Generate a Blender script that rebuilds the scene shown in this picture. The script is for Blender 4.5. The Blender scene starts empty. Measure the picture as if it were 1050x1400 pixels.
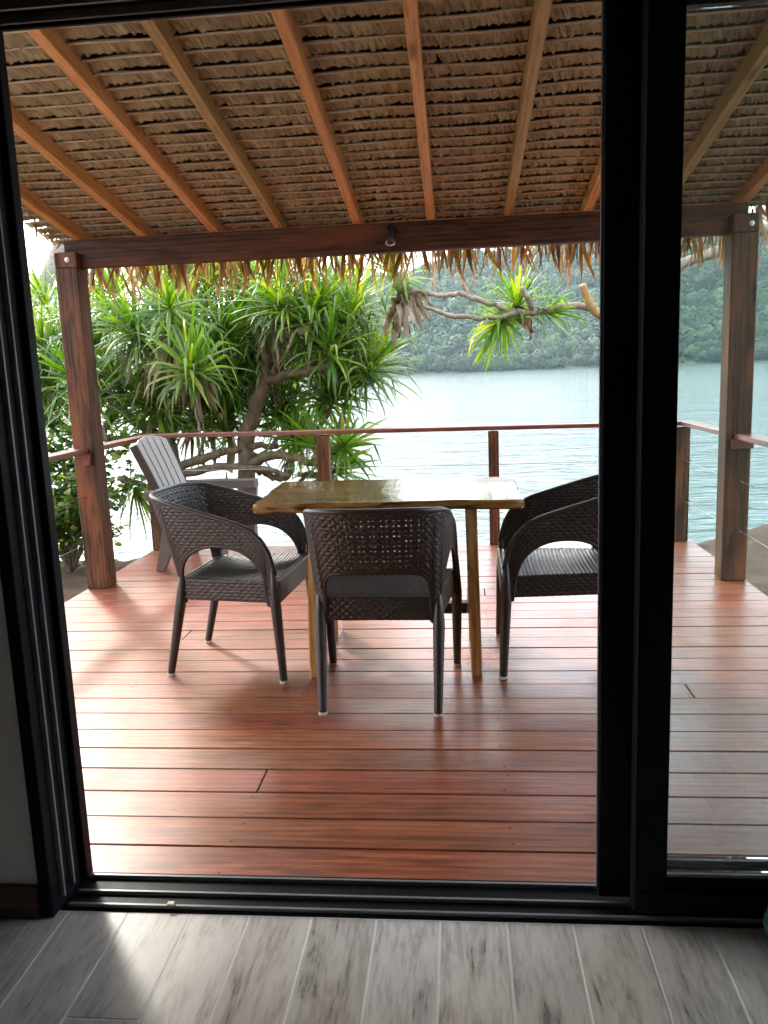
import bpy, bmesh, math, random
import numpy as np
from mathutils import Vector, Matrix

random.seed(7)
rng = np.random.default_rng(7)
SC = bpy.context.scene
COL = SC.collection
R = math.radians

# ------------------------------------------------------------------ camera
CAM_H = 1.27
F_PX, PITCH, ROLL, YAW = 1113.3, R(9.716), R(2.189), R(5.554)
cam_d = bpy.data.cameras.new('camera')
cam_d.sensor_fit = 'VERTICAL'
cam_d.sensor_height = 36.0
cam_d.sensor_width = 27.0
cam_d.lens = 36.0 * F_PX / 1400.0
cam_d.clip_start = 0.02
cam_d.clip_end = 20000
cam = bpy.data.objects.new('camera', cam_d)
COL.objects.link(cam)
_fw = Vector((-math.sin(YAW) * math.cos(PITCH), math.cos(YAW) * math.cos(PITCH), -math.sin(PITCH)))
_rt = Vector((math.cos(YAW), math.sin(YAW), 0))
_up = _rt.cross(_fw)
_r2 = math.cos(ROLL) * _rt - math.sin(ROLL) * _up
_u2 = math.cos(ROLL) * _up + math.sin(ROLL) * _rt
_m = Matrix((_r2, _u2, -_fw)).transposed().to_4x4()
_m.translation = Vector((0, 0, CAM_H))
cam.matrix_world = _m
SC.camera = cam

def at(px, py, Y):
    """the world point at depth Y that the survey of the photograph gives for a pixel"""
    d = _r2 * ((px - 525) / F_PX) + _u2 * (-(py - 700) / F_PX) + _fw
    k = Y / d.y
    return Vector((0, 0, CAM_H)) + d * k

# ------------------------------------------------------------------ world, sun, exposure
SUN_AZ, SUN_EL = R(35), R(37)          # to the left of straight ahead
world = bpy.data.worlds.new('World')
SC.world = world
world.use_nodes = True
wn, wl = world.node_tree.nodes, world.node_tree.links
wn.clear()
w_out = wn.new('ShaderNodeOutputWorld')
w_bg = wn.new('ShaderNodeBackground')
w_sky = wn.new('ShaderNodeTexSky')
w_sky.sky_type = 'NISHITA'
w_sky.sun_disc = False
w_sky.sun_elevation = SUN_EL
w_sky.sun_rotation = -SUN_AZ
w_sky.air_density = 1.0
w_sky.dust_density = 5.0
w_tc = wn.new('ShaderNodeTexCoord')
w_map = wn.new('ShaderNodeMapping')
w_map.inputs['Scale'].default_value = (1, 1, 2.2)
w_noise = wn.new('ShaderNodeTexNoise')
w_noise.inputs['Scale'].default_value = 2.6
w_noise.inputs['Detail'].default_value = 7
w_noise.inputs['Roughness'].default_value = 0.55
w_noise.inputs['Distortion'].default_value = 0.4
w_ramp = wn.new('ShaderNodeValToRGB')
w_ramp.color_ramp.elements[0].position = 0.30
w_ramp.color_ramp.elements[0].color = (0.15, 0.15, 0.15, 1)
w_ramp.color_ramp.elements[1].position = 0.62
w_ramp.color_ramp.elements[1].color = (0.8, 0.8, 0.8, 1)
w_n2 = wn.new('ShaderNodeTexNoise')
w_n2.inputs['Scale'].default_value = 5.0
w_n2.inputs['Detail'].default_value = 5
w_cl = wn.new('ShaderNodeValToRGB')
w_cl.color_ramp.elements[0].position = 0.36
w_cl.color_ramp.elements[0].color = (4.4, 5.0, 5.9, 1)
w_cl.color_ramp.elements[1].position = 0.62
w_cl.color_ramp.elements[1].color = (9.0, 9.2, 9.5, 1)
w_mix = wn.new('ShaderNodeMix')
w_mix.data_type = 'RGBA'
wl.new(w_tc.outputs['Generated'], w_map.inputs['Vector'])
wl.new(w_map.outputs['Vector'], w_noise.inputs['Vector'])
wl.new(w_map.outputs['Vector'], w_n2.inputs['Vector'])
wl.new(w_noise.outputs['Fac'], w_ramp.inputs['Fac'])
wl.new(w_n2.outputs['Fac'], w_cl.inputs['Fac'])
wl.new(w_ramp.outputs['Color'], w_mix.inputs['Factor'])
wl.new(w_sky.outputs['Color'], w_mix.inputs['A'])
wl.new(w_cl.outputs['Color'], w_mix.inputs['B'])
wl.new(w_mix.outputs['Result'], w_bg.inputs['Color'])
w_bg.inputs['Strength'].default_value = 0.135
wl.new(w_bg.outputs['Background'], w_out.inputs['Surface'])

sun_d = bpy.data.lights.new('sun', 'SUN')
sun_d.energy = 0.85
sun_d.angle = R(6.0)
sun_d.color = (1.0, 0.95, 0.87)
sun = bpy.data.objects.new('sun', sun_d)
COL.objects.link(sun)
sun.location = (-20, 30, 30)
sun.rotation_euler = Vector((math.sin(SUN_AZ) * math.cos(SUN_EL), -math.cos(SUN_AZ) * math.cos(SUN_EL), -math.sin(SUN_EL))).to_track_quat('-Z', 'Y').to_euler()

SC.view_settings.view_transform = 'Standard'
SC.view_settings.look = 'None'
SC.view_settings.gamma = 1.0
SC.view_settings.use_curve_mapping = False
SC.view_settings.exposure = 2.5

SC.render.engine = 'CYCLES'
cy = SC.cycles
cy.use_denoising = True
try:
    cy.denoiser = 'OPENIMAGEDENOISE'
except Exception:
    pass
cy.max_bounces = 9
cy.diffuse_bounces = 5
cy.glossy_bounces = 4
cy.transmission_bounces = 6
cy.transparent_max_bounces = 16
cy.volume_bounces = 1
cy.sample_clamp_indirect = 6.0
cy.caustics_reflective = False
cy.caustics_refractive = False

# ------------------------------------------------------------------ helpers: objects
def link(o, parent=None):
    COL.objects.link(o)
    if parent is not None:
        o.parent = parent
    return o

def mesh(name, verts, faces, mat=None, smooth=False, tint=None, sharp_deg=None):
    me = bpy.data.meshes.new(name)
    me.from_pydata([tuple(v) for v in verts], [], [tuple(f) for f in faces])
    me.update()
    if mat is not None:
        me.materials.append(mat)
    if smooth:
        me.polygons.foreach_set('use_smooth', [True] * len(me.polygons))
    if tint is not None:
        a = me.attributes.new('tint', 'FLOAT', 'POINT')
        a.data.foreach_set('value', np.asarray(tint, dtype=np.float32))
    return me

def npmesh(name, V, Q, mat=None, smooth=False, tint=None):
    """fast mesh from numpy arrays; Q quads or triangles (n,4)/(n,3)"""
    V = np.asarray(V, dtype=np.float32)
    Q = np.asarray(Q, dtype=np.int32)
    me = bpy.data.meshes.new(name)
    me.vertices.add(len(V))
    me.vertices.foreach_set('co', V.ravel())
    n, k = Q.shape
    me.loops.add(n * k)
    me.loops.foreach_set('vertex_index', Q.ravel())
    me.polygons.add(n)
    me.polygons.foreach_set('loop_start', np.arange(0, n * k, k, dtype=np.int32))
    me.polygons.foreach_set('loop_total', np.full(n, k, dtype=np.int32))
    if smooth:
        me.polygons.foreach_set('use_smooth', np.ones(n, dtype=bool))
    me.update(calc_edges=True)
    me.validate()
    if mat is not None:
        me.materials.append(mat)
    if tint is not None:
        a = me.attributes.new('tint', 'FLOAT', 'POINT')
        a.data.foreach_set('value', np.asarray(tint, dtype=np.float32))
    return me

def obj(name, me, parent=None, loc=None, rot=None):
    o = bpy.data.objects.new(name, me)
    link(o, parent)
    if loc is not None:
        o.location = loc
    if rot is not None:
        o.rotation_euler = rot
    return o

def empty(name, loc=(0, 0, 0), rot=(0, 0, 0)):
    o = bpy.data.objects.new(name, None)
    o.empty_display_size = 0.1
    link(o)
    o.location = loc
    o.rotation_euler = rot
    return o

def tag(o, label=None, cat=None, group=None, kind=None):
    if label: o['label'] = label
    if cat: o['category'] = cat
    if group: o['group'] = group
    if kind: o['kind'] = kind
    return o

def boxmesh(name, sx, sy, sz, mat, bevel=0.003, seg=1, wob=0.0):
    """bevelled box centred on the origin"""
    bm = bmesh.new()
    bmesh.ops.create_cube(bm, size=1.0)
    for v in bm.verts:
        v.co = Vector((v.co.x * sx, v.co.y * sy, v.co.z * sz))
    if bevel > 0:
        bmesh.ops.bevel(bm, geom=bm.edges[:], offset=bevel, segments=seg, affect='EDGES', profile=0.7)
    me = bpy.data.meshes.new(name)
    bm.to_mesh(me)
    bm.free()
    me.materials.append(mat)
    return me

def box(name, x0, x1, y0, y1, z0, z1, mat, parent=None, bevel=0.003, seg=1):
    me = boxmesh(name, x1 - x0, y1 - y0, z1 - z0, mat, bevel, seg)
    return obj(name, me, parent, ((x0 + x1) / 2, (y0 + y1) / 2, (z0 + z1) / 2))

class MB:
    """collects pieces into one mesh"""
    def __init__(s):
        s.v = []; s.f = []; s.t = []
    def add(s, V, F, t=0.5):
        o = len(s.v)
        s.v.extend([tuple(x) for x in V])
        s.f.extend([tuple(i + o for i in f) for f in F])
        s.t.extend([t] * len(V) if np.isscalar(t) else list(t))
        return s
    def box(s, x0, x1, y0, y1, z0, z1, t=0.5):
        V = [(x, y, z) for x in (x0, x1) for y in (y0, y1) for z in (z0, z1)]
        F = [(0, 1, 3, 2), (4, 6, 7, 5), (0, 4, 5, 1), (2, 3, 7, 6), (0, 2, 6, 4), (1, 5, 7, 3)]
        return s.add(V, F, t)
    def tube(s, pts, rad, n=8, t=0.5, cap=True, squash=None):
        V, F = tube_geo(pts, rad, n, cap, squash)
        return s.add(V, F, t)
    def build(s, name, mat, parent=None, smooth=False, loc=None, rot=None):
        return obj(name, mesh(name, s.v, s.f, mat, smooth, s.t), parent, loc, rot)

def tube_geo(pts, rad, n=8, cap=True, squash=None):
    pts = [Vector(p) for p in pts]
    if np.isscalar(rad):
        rad = [rad] * len(pts)
    V = []; F = []
    up = None
    for i, p in enumerate(pts):
        d = (pts[min(i + 1, len(pts) - 1)] - pts[max(i - 1, 0)]).normalized()
        if up is None:
            a = Vector((0, 0, 1)) if abs(d.z) < 0.9 else Vector((1, 0, 0))
            x = d.cross(a).normalized()
        else:
            x = (up - d * up.dot(d)).normalized()
        up = x
        y = d.cross(x)
        for k in range(n):
            a = 2 * math.pi * k / n
            V.append(p + x * math.cos(a) * rad[i] + y * math.sin(a) * rad[i] * (squash or 1))
    for i in range(len(pts) - 1):
        for k in range(n):
            F.append((i * n + k, i * n + (k + 1) % n, (i + 1) * n + (k + 1) % n, (i + 1) * n + k))
    if cap:
        F.append(tuple(range(n - 1, -1, -1)))
        o = (len(pts) - 1) * n
        F.append(tuple(o + k for k in range(n)))
    return V, F

def smooth_path(pts, n):
    """Catmull-Rom through the points"""
    P = [Vector(p) for p in pts]
    P = [P[0] * 2 - P[1]] + P + [P[-1] * 2 - P[-2]]
    out = []
    for i in range(1, len(P) - 2):
        for k in range(n):
            t = k / n
            a, b, c, d = P[i - 1], P[i], P[i + 1], P[i + 2]
            out.append(0.5 * ((2 * b) + (c - a) * t + (2 * a - 5 * b + 4 * c - d) * t * t + (3 * b - a - 3 * c + d) * t ** 3))
    out.append(P[-2])
    return out

def copy_tree(o, parent=None):
    c = o.copy()
    COL.objects.link(c)
    c.parent = parent
    for ch in list(o.children):
        copy_tree(ch, c)
    return c

# ------------------------------------------------------------------ helpers: materials
def newmat(name):
    m = bpy.data.materials.new(name)
    m.use_nodes = True
    nt = m.node_tree
    b = nt.nodes['Principled BSDF']
    return m, nt, b

def N(nt, t, **kw):
    n = nt.nodes.new(t)
    for k, v in kw.items():
        if k in n.inputs:
            n.inputs[k].default_value = v
        else:
            setattr(n, k, v)
    return n

def ramp(nt, stops, fac=None, interp='LINEAR'):
    n = nt.nodes.new('ShaderNodeValToRGB')
    cr = n.color_ramp
    cr.interpolation = interp
    while len(cr.elements) < len(stops):
        cr.elements.new(0.5)
    for e, (p, c) in zip(cr.elements, stops):
        e.position = p
        e.color = (*c, 1) if len(c) == 3 else c
    if fac is not None:
        nt.links.new(fac, n.inputs['Fac'])
    return n

def mixc(nt, a, b, fac, mode='MIX'):
    n = nt.nodes.new('ShaderNodeMix')
    n.data_type = 'RGBA'
    n.blend_type = mode
    for s, v in (('A', a), ('B', b), ('Factor', fac)):
        if isinstance(v, (int, float)):
            n.inputs[s].default_value = v if s == 'Factor' else (v, v, v, 1)
        elif isinstance(v, tuple):
            n.inputs[s].default_value = (*v, 1)
        else:
            nt.links.new(v, n.inputs[s])
    return n.outputs['Result']

def mth(nt, op, a, b=0.0, clamp=False):
    n = nt.nodes.new('ShaderNodeMath')
    n.operation = op
    n.use_clamp = clamp
    for i, v in enumerate((a, b)):
        if isinstance(v, (int, float)):
            n.inputs[i].default_value = v
        else:
            nt.links.new(v, n.inputs[i])
    return n.outputs[0]

def objcoord(nt, scale, jitter=True):
    """object coordinates, shifted by each object's own random number, scaled per axis"""
    tc = N(nt, 'ShaderNodeTexCoord')
    oi = N(nt, 'ShaderNodeObjectInfo')
    v = tc.outputs['Object']
    if jitter:
        m = mth(nt, 'MULTIPLY', oi.outputs['Random'], 37.0)
        c = N(nt, 'ShaderNodeCombineXYZ')
        for i in range(3):
            nt.links.new(m, c.inputs[i])
        a = N(nt, 'ShaderNodeVectorMath', operation='ADD')
        nt.links.new(v, a.inputs[0]); nt.links.new(c.outputs[0], a.inputs[1])
        v = a.outputs[0]
    mp = N(nt, 'ShaderNodeMapping')
    mp.inputs['Scale'].default_value = scale
    nt.links.new(v, mp.inputs['Vector'])
    return mp.outputs['Vector'], oi.outputs['Random'], v

def wood(name, stops, axis='x', rough=0.4, coat=0.0, vary=0.3, grain=1.0, bump=0.25, knots=None, coat_rough=0.15, blotch=None, spec=0.5, wear=False):
    m, nt, b = newmat(name)
    lo, hi = 2.4 * grain, 24.0 * grain
    sc = {'x': (lo, hi, hi), 'y': (hi, lo, hi), 'z': (hi, hi, lo)}[axis]
    v, rnd, raw = objcoord(nt, sc)
    n1 = N(nt, 'ShaderNodeTexNoise', Scale=1.0, Detail=6.0, Roughness=0.62, Distortion=1.2)
    nt.links.new(v, n1.inputs['Vector'])
    v2, _, _ = objcoord(nt, tuple(s * 5.0 if s > 4 else s * 4.0 for s in sc))
    n2 = N(nt, 'ShaderNodeTexNoise', Scale=1.0, Detail=4.0, Roughness=0.6)
    nt.links.new(v2, n2.inputs['Vector'])
    mixn = mth(nt, 'ADD', mth(nt, 'MULTIPLY', n1.outputs['Fac'], 0.95), mth(nt, 'MULTIPLY', n2.outputs['Fac'], 0.52))
    vw, _, _ = objcoord(nt, {'x': (0.55, 9, 9), 'y': (9, 0.55, 9), 'z': (9, 9, 0.55)}[axis])
    wv_ = N(nt, 'ShaderNodeTexWave', Scale=1.7, Distortion=5.5, Detail=2.5)
    wv_.inputs['Detail Scale'].default_value = 1.4
    wv_.wave_type = 'RINGS'
    wv_.rings_direction = axis.upper()
    nt.links.new(vw, wv_.inputs['Vector'])
    mixn = mth(nt, 'ADD', mixn, mth(nt, 'MULTIPLY', wv_.outputs['Fac'], 0.16))
    mixn = mth(nt, 'SUBTRACT', mixn, 0.285)
    c = ramp(nt, stops, mixn).outputs['Color']
    # larger soft unevenness of the stain
    v3, _, _ = objcoord(nt, {'x': (0.9, 4, 4), 'y': (4, 0.9, 4), 'z': (4, 4, 0.9)}[axis])
    n3 = N(nt, 'ShaderNodeTexNoise', Scale=1.6, Detail=3.0, Roughness=0.6)
    nt.links.new(v3, n3.inputs['Vector'])
    if blotch:
        bf = ramp(nt, [(0.48, (0, 0, 0)), (0.66, (1, 1, 1))], n3.outputs['Fac']).outputs['Color']
        c = mixc(nt, c, blotch, mth(nt, 'MULTIPLY', bf, 0.75))
    # knots
    if knots:
        vk, _, _ = objcoord(nt, {'x': (2.4, 9, 9), 'y': (9, 2.4, 9), 'z': (9, 9, 2.4)}[axis])
        vo = N(nt, 'ShaderNodeTexVoronoi', Scale=1.0)
        nt.links.new(vk, vo.inputs['Vector'])
        kf = ramp(nt, [(0.07, (1, 1, 1)), (0.20, (0, 0, 0))], vo.outputs['Distance']).outputs['Color']
        c = mixc(nt, c, knots, mth(nt, 'MULTIPLY', kf, 0.8))
    val = mth(nt, 'ADD', 1.0 - vary / 2, mth(nt, 'MULTIPLY', rnd, vary))
    val = mth(nt, 'MULTIPLY', val, mth(nt, 'ADD', 0.82, mth(nt, 'MULTIPLY', n3.outputs['Fac'], 0.36)))
    hs = N(nt, 'ShaderNodeHueSaturation')
    r2 = mth(nt, 'FRACT', mth(nt, 'MULTIPLY', rnd, 17.3))
    nt.links.new(mth(nt, 'ADD', 0.4925, mth(nt, 'MULTIPLY', r2, 0.015)), hs.inputs['Hue'])
    nt.links.new(val, hs.inputs['Value'])
    nt.links.new(c, hs.inputs['Color'])
    nt.links.new(hs.outputs['Color'], b.inputs['Base Color'])
    rr = mth(nt, 'ADD', rough - 0.1, mth(nt, 'MULTIPLY', n3.outputs['Fac'], 0.2))
    b.inputs['Specular IOR Level'].default_value = spec
    if wear:
        # foot traffic: dulled, slightly paler patches and fine scuffs that run over the boards
        ge = N(nt, 'ShaderNodeNewGeometry')
        w1 = N(nt, 'ShaderNodeTexNoise', Scale=1.1, Detail=6.0, Roughness=0.65)
        w2 = N(nt, 'ShaderNodeTexNoise', Scale=38.0, Detail=5.0, Roughness=0.7)
        for w in (w1, w2): nt.links.new(ge.outputs['Position'], w.inputs['Vector'])
        wf = ramp(nt, [(0.46, (0, 0, 0)), (0.68, (1, 1, 1))], w1.outputs['Fac']).outputs['Color']
        sf = ramp(nt, [(0.60, (0, 0, 0)), (0.72, (1, 1, 1))], w2.outputs['Fac']).outputs['Color']
        rr = mth(nt, 'ADD', rr, mth(nt, 'MULTIPLY', wf, 0.16))
        rr = mth(nt, 'ADD', rr, mth(nt, 'MULTIPLY', sf, 0.10))
        cc = mixc(nt, hs.outputs['Color'], (0.36, 0.17, 0.10), mth(nt, 'MULTIPLY', wf, 0.22))
        cc = mixc(nt, cc, (0.07, 0.025, 0.014), mth(nt, 'MULTIPLY', sf, 0.35))
        nt.links.new(cc, b.inputs['Base Color'])
        cw_ = mth(nt, 'SUBTRACT', coat, mth(nt, 'MULTIPLY', wf, coat * 0.8), True)
        nt.links.new(cw_, b.inputs['Coat Weight'])
    nt.links.new(rr, b.inputs['Roughness'])
    if coat:
        if not wear: b.inputs['Coat Weight'].default_value = coat
        b.inputs['Coat Roughness'].default_value = coat_rough
    bp = N(nt, 'ShaderNodeBump', Strength=bump, Distance=0.004)
    nt.links.new(mixn, bp.inputs['Height'])
    nt.links.new(bp.outputs['Normal'], b.inputs['Normal'])
    return m

def plain(name, col, rough=0.5, metal=0.0, vary=0.06, scale=40, bump=0.05, coat=0.0, spec=0.5):
    m, nt, b = newmat(name)
    v, rnd, _ = objcoord(nt, (1, 1, 1))
    n = N(nt, 'ShaderNodeTexNoise', Scale=float(scale), Detail=5.0, Roughness=0.6)
    nt.links.new(v, n.inputs['Vector'])
    c = ramp(nt, [(0.3, tuple(x * (1 - vary) for x in col)), (0.7, tuple(min(1, x * (1 + vary)) for x in col))], n.outputs['Fac']).outputs['Color']
    nt.links.new(c, b.inputs['Base Color'])
    n2 = N(nt, 'ShaderNodeTexNoise', Scale=float(scale) * 0.15, Detail=4.0)
    nt.links.new(v, n2.inputs['Vector'])
    nt.links.new(mth(nt, 'ADD', rough - 0.08, mth(nt, 'MULTIPLY', n2.outputs['Fac'], 0.16)), b.inputs['Roughness'])
    b.inputs['Metallic'].default_value = metal
    if coat: b.inputs['Coat Weight'].default_value = coat
    b.inputs['Specular IOR Level'].default_value = spec
    bp = N(nt, 'ShaderNodeBump', Strength=bump, Distance=0.003)
    nt.links.new(n.outputs['Fac'], bp.inputs['Height'])
    nt.links.new(bp.outputs['Normal'], b.inputs['Normal'])
    return m

def leafmat(name, stops, rough=0.35, trans=0.35, tcol=None, spec=0.5, folds=False):
    """leaf: per-blade tint, length streaks, light coming through"""
    m, nt, b = newmat(name)
    at_ = N(nt, 'ShaderNodeAttribute', attribute_name='tint')
    oi = N(nt, 'ShaderNodeObjectInfo')
    fr = mth(nt, 'FRACT', mth(nt, 'ADD', at_.outputs['Fac'], oi.outputs['Random']))
    c = ramp(nt, stops, fr).outputs['Color']
    tc = N(nt, 'ShaderNodeTexCoord')
    n = N(nt, 'ShaderNodeTexNoise', Scale=14.0, Detail=3.0)
    nt.links.new(tc.outputs['Object'], n.inputs['Vector'])
    c2 = mixc(nt, c, ramp(nt, [(0.3, (0.6, 0.6, 0.6)), (0.7, (1.15, 1.15, 1.15))], n.outputs['Fac']).outputs['Color'], 0.8, 'MULTIPLY')
    nt.links.new(c2, b.inputs['Base Color'])
    b.inputs['Roughness'].default_value = rough
    b.inputs['Specular IOR Level'].default_value = spec
    if folds:
        mp = N(nt, 'ShaderNodeMapping'); mp.inputs['Rotation'].default_value = (0, 0, R(28)); mp.inputs['Scale'].default_value = (1, 0.6, 1)
        nt.links.new(tc.outputs['Object'], mp.inputs['Vector'])
        wv = N(nt, 'ShaderNodeTexNoise', Scale=75.0, Detail=3.0, Roughness=0.6)
        mp2 = N(nt, 'ShaderNodeMapping'); mp2.inputs['Scale'].default_value = (1, 0.16, 0.3)
        nt.links.new(mp.outputs['Vector'], mp2.inputs['Vector'])
        nt.links.new(mp2.outputs['Vector'], wv.inputs['Vector'])
        bp = N(nt, 'ShaderNodeBump', Strength=1.0, Distance=0.014)
        nt.links.new(wv.outputs['Fac'], bp.inputs['Height'])
        nt.links.new(bp.outputs['Normal'], b.inputs['Normal'])
        c2 = mixc(nt, c2, ramp(nt, [(0.36, (0.5, 0.48, 0.45)), (0.56, (1.2, 1.2, 1.2))], wv.outputs['Fac']).outputs['Color'], 0.65, 'MULTIPLY')
        nt.links.new(c2, b.inputs['Base Color'])
    tr = N(nt, 'ShaderNodeBsdfTranslucent')
    hs = N(nt, 'ShaderNodeHueSaturation')
    hs.inputs['Saturation'].default_value = 1.15
    hs.inputs['Value'].default_value = 1.5
    nt.links.new(c2, hs.inputs['Color'])
    nt.links.new(hs.outputs['Color'], tr.inputs['Color'])
    mx = N(nt, 'ShaderNodeMixShader')
    mx.inputs[0].default_value = trans
    nt.links.new(b.outputs[0], mx.inputs[1])
    nt.links.new(tr.outputs[0], mx.inputs[2])
    nt.links.new(mx.outputs[0], nt.nodes['Material Output'].inputs['Surface'])
    return m

M = {}
RED = [(0.26, (0.085, 0.018, 0.007)), (0.44, (0.175, 0.041, 0.015)), (0.60, (0.265, 0.068, 0.025)), (0.78, (0.36, 0.108, 0.044))]
M['deck'] = wood('deck_wood', RED, 'x', rough=0.40, coat=0.42, coat_rough=0.24, vary=0.32, bump=0.16, wear=True, knots=(0.07, 0.015, 0.008))
DARK = [(0.30, (0.018, 0.009, 0.005)), (0.5, (0.062, 0.029, 0.014)), (0.7, (0.125, 0.056, 0.025))]
M['post'] = wood('post_wood', DARK, 'z', rough=0.55, vary=0.2, bump=0.4, spec=0.22, blotch=(0.24, 0.085, 0.028), knots=(0.02, 0.007, 0.005))
M['beam'] = wood('beam_wood', [(0.3, (0.020, 0.009, 0.005)), (0.5, (0.065, 0.029, 0.014)), (0.7, (0.12, 0.053, 0.025))], 'x', rough=0.55, vary=0.1, bump=0.3, spec=0.22, blotch=(0.17, 0.058, 0.022), knots=(0.03, 0.01, 0.006))
M['rail'] = wood('rail_wood', [(0.3, (0.11, 0.026, 0.017)), (0.6, (0.20, 0.055, 0.038)), (0.8, (0.27, 0.09, 0.062))], 'x', rough=0.35, vary=0.15, coat=0.3)
M['rail_y'] = wood('rail_wood_long', [(0.3, (0.11, 0.026, 0.017)), (0.6, (0.20, 0.055, 0.038)), (0.8, (0.27, 0.09, 0.062))], 'y', rough=0.35, vary=0.15, coat=0.3)
ORANGE = [(0.28, (0.50, 0.25, 0.088)), (0.5, (0.70, 0.41, 0.165)), (0.72, (0.78, 0.50, 0.23))]
M['rafter'] = wood('rafter_wood', ORANGE, 'y', rough=0.5, vary=0.15, bump=0.2, knots=(0.20, 0.07, 0.02))
M['rafter_g'] = wood('rafter_wood_greenish', [(0.28, (0.27, 0.20, 0.07)), (0.5, (0.44, 0.335, 0.13)), (0.72, (0.54, 0.42, 0.19))], 'y', rough=0.5, vary=0.15, bump=0.2, knots=(0.12, 0.06, 0.02))
M['table'] = wood('table_wood', [(0.34, (0.022, 0.008, 0.003)), (0.44, (0.085, 0.034, 0.008)), (0.54, (0.20, 0.090, 0.020)), (0.72, (0.33, 0.17, 0.046))], 'x', rough=0.16, coat=0.25, coat_rough=0.03, vary=0.0, grain=0.5, spec=0.3, bump=0.05, knots=(0.06, 0.02, 0.008))
M['table_leg'] = wood('table_leg_wood', [(0.30, (0.20, 0.085, 0.022)), (0.45, (0.44, 0.235, 0.062)), (0.7, (0.62, 0.39, 0.13))], 'z', rough=0.32, coat=0.7, coat_rough=0.1, vary=0.1, grain=0.75, bump=0.1)
M['wicker'] = plain('wicker_plastic', (0.030, 0.024, 0.021), spec=0.65, rough=0.38, vary=0.25, scale=60, bump=0.1)
M['resin'] = plain('taupe_resin', (0.135, 0.108, 0.092), rough=0.45, vary=0.06, scale=120, bump=0.04)
M['resin_light'] = plain('grey_resin_slat', (0.38, 0.355, 0.335), rough=0.42, vary=0.05, scale=120, bump=0.04)
M['foot'] = plain('foot_cap', (0.62, 0.58, 0.52), rough=0.4)
M['black'] = plain('black_aluminium', (0.006, 0.007, 0.009), spec=0.15, rough=0.5, vary=0.1, scale=200, bump=0.01)
M['track'] = plain('track_aluminium', (0.22, 0.23, 0.24), rough=0.4, metal=0.2, scale=200, bump=0.01)
M['steel'] = plain('steel', (0.42, 0.40, 0.37), rough=0.38, metal=1.0)
M['screw'] = plain('screw_head', (0.05, 0.03, 0.025), rough=0.5, metal=0.5)
M['wall'] = plain('interior_paint', (0.74, 0.73, 0.71), rough=0.7, vary=0.03, scale=25, bump=0.05)
M['skirting'] = wood('skirting_wood', DARK, 'x', rough=0.4)
M['outer'] = plain('exterior_paint', (0.30, 0.26, 0.21), rough=0.8, vary=0.08, scale=12, bump=0.2)
M['grout'] = plain('grout', (0.84, 0.83, 0.80), rough=0.8, vary=0.05, scale=150, bump=0.1)
M['cord'] = plain('black_rubber', (0.012, 0.012, 0.012), rough=0.5)
M['green'] = plain('green_glaze', (0.03, 0.11, 0.095), rough=0.2, vary=0.15, scale=12, coat=0.5)
M['thatch'] = leafmat('thatch_leaf', [(0.0, (0.36, 0.325, 0.195)), (0.35, (0.42, 0.385, 0.235)), (0.7, (0.47, 0.44, 0.275)), (1.0, (0.37, 0.335, 0.20))], rough=0.34, trans=0.06, spec=0.6, folds=True)
M['batten'] = plain('batten_stick', (0.52, 0.48, 0.36), rough=0.5, vary=0.2, scale=15, bump=0.2)
M['cover'] = plain('thatch_cover', (0.10, 0.075, 0.045), rough=0.8, vary=0.35, scale=18, bump=0.8)
M['tip'] = leafmat('thatch_tip_leaf', [(0.0, (0.17, 0.085, 0.034)), (0.35, (0.32, 0.165, 0.062)), (0.7, (0.42, 0.27, 0.135)), (1.0, (0.13, 0.07, 0.032))], rough=0.55, trans=0.30)
M['pandan'] = leafmat('pandanus_leaf', [(0.0, (0.055, 0.135, 0.016)), (0.3, (0.095, 0.205, 0.022)), (0.55, (0.15, 0.275, 0.030)), (0.8, (0.23, 0.35, 0.050)), (0.96, (0.38, 0.40, 0.07)), (1.0, (0.08, 0.17, 0.022))], rough=0.34, trans=0.5, spec=0.7)
M['deadleaf'] = leafmat('dead_leaf', [(0.0, (0.24, 0.175, 0.115)), (0.5, (0.36, 0.28, 0.20)), (1.0, (0.28, 0.19, 0.11))], rough=0.6, trans=0.2)
M['bush'] = leafmat('round_leaf', [(0.0, (0.030, 0.078, 0.012)), (0.5, (0.070, 0.145, 0.018)), (0.85, (0.13, 0.20, 0.022)), (0.97, (0.34, 0.32, 0.03)), (1.0, (0.05, 0.10, 0.015))], rough=0.35, trans=0.35)
M['palm'] = leafmat('palm_leaflet', [(0.0, (0.040, 0.085, 0.014)), (0.6, (0.085, 0.15, 0.025)), (1.0, (0.16, 0.18, 0.04))], rough=0.35, trans=0.3)

def bark(name, a, b_, sc=(14, 14, 5), rough=0.8):
    m, nt, b = newmat(name)
    v, rnd, _ = objcoord(nt, sc)
    n = N(nt, 'ShaderNodeTexNoise', Scale=1.5, Detail=6.0, Roughness=0.65)
    nt.links.new(v, n.inputs['Vector'])
    nt.links.new(ramp(nt, [(0.3, a), (0.7, b_)], n.outputs['Fac']).outputs['Color'], b.inputs['Base Color'])
    b.inputs['Roughness'].default_value = rough
    bp = N(nt, 'ShaderNodeBump', Strength=0.7, Distance=0.01)
    nt.links.new(n.outputs['Fac'], bp.inputs['Height'])
    nt.links.new(bp.outputs['Normal'], b.inputs['Normal'])
    return m
M['bark'] = bark('pandanus_bark', (0.08, 0.052, 0.030), (0.24, 0.175, 0.11))
M['greybark'] = bark('grey_bark', (0.15, 0.115, 0.085), (0.42, 0.35, 0.27))
M['deadwood'] = bark('yellowed_dead_wood', (0.20, 0.11, 0.035), (0.52, 0.34, 0.13))
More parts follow.
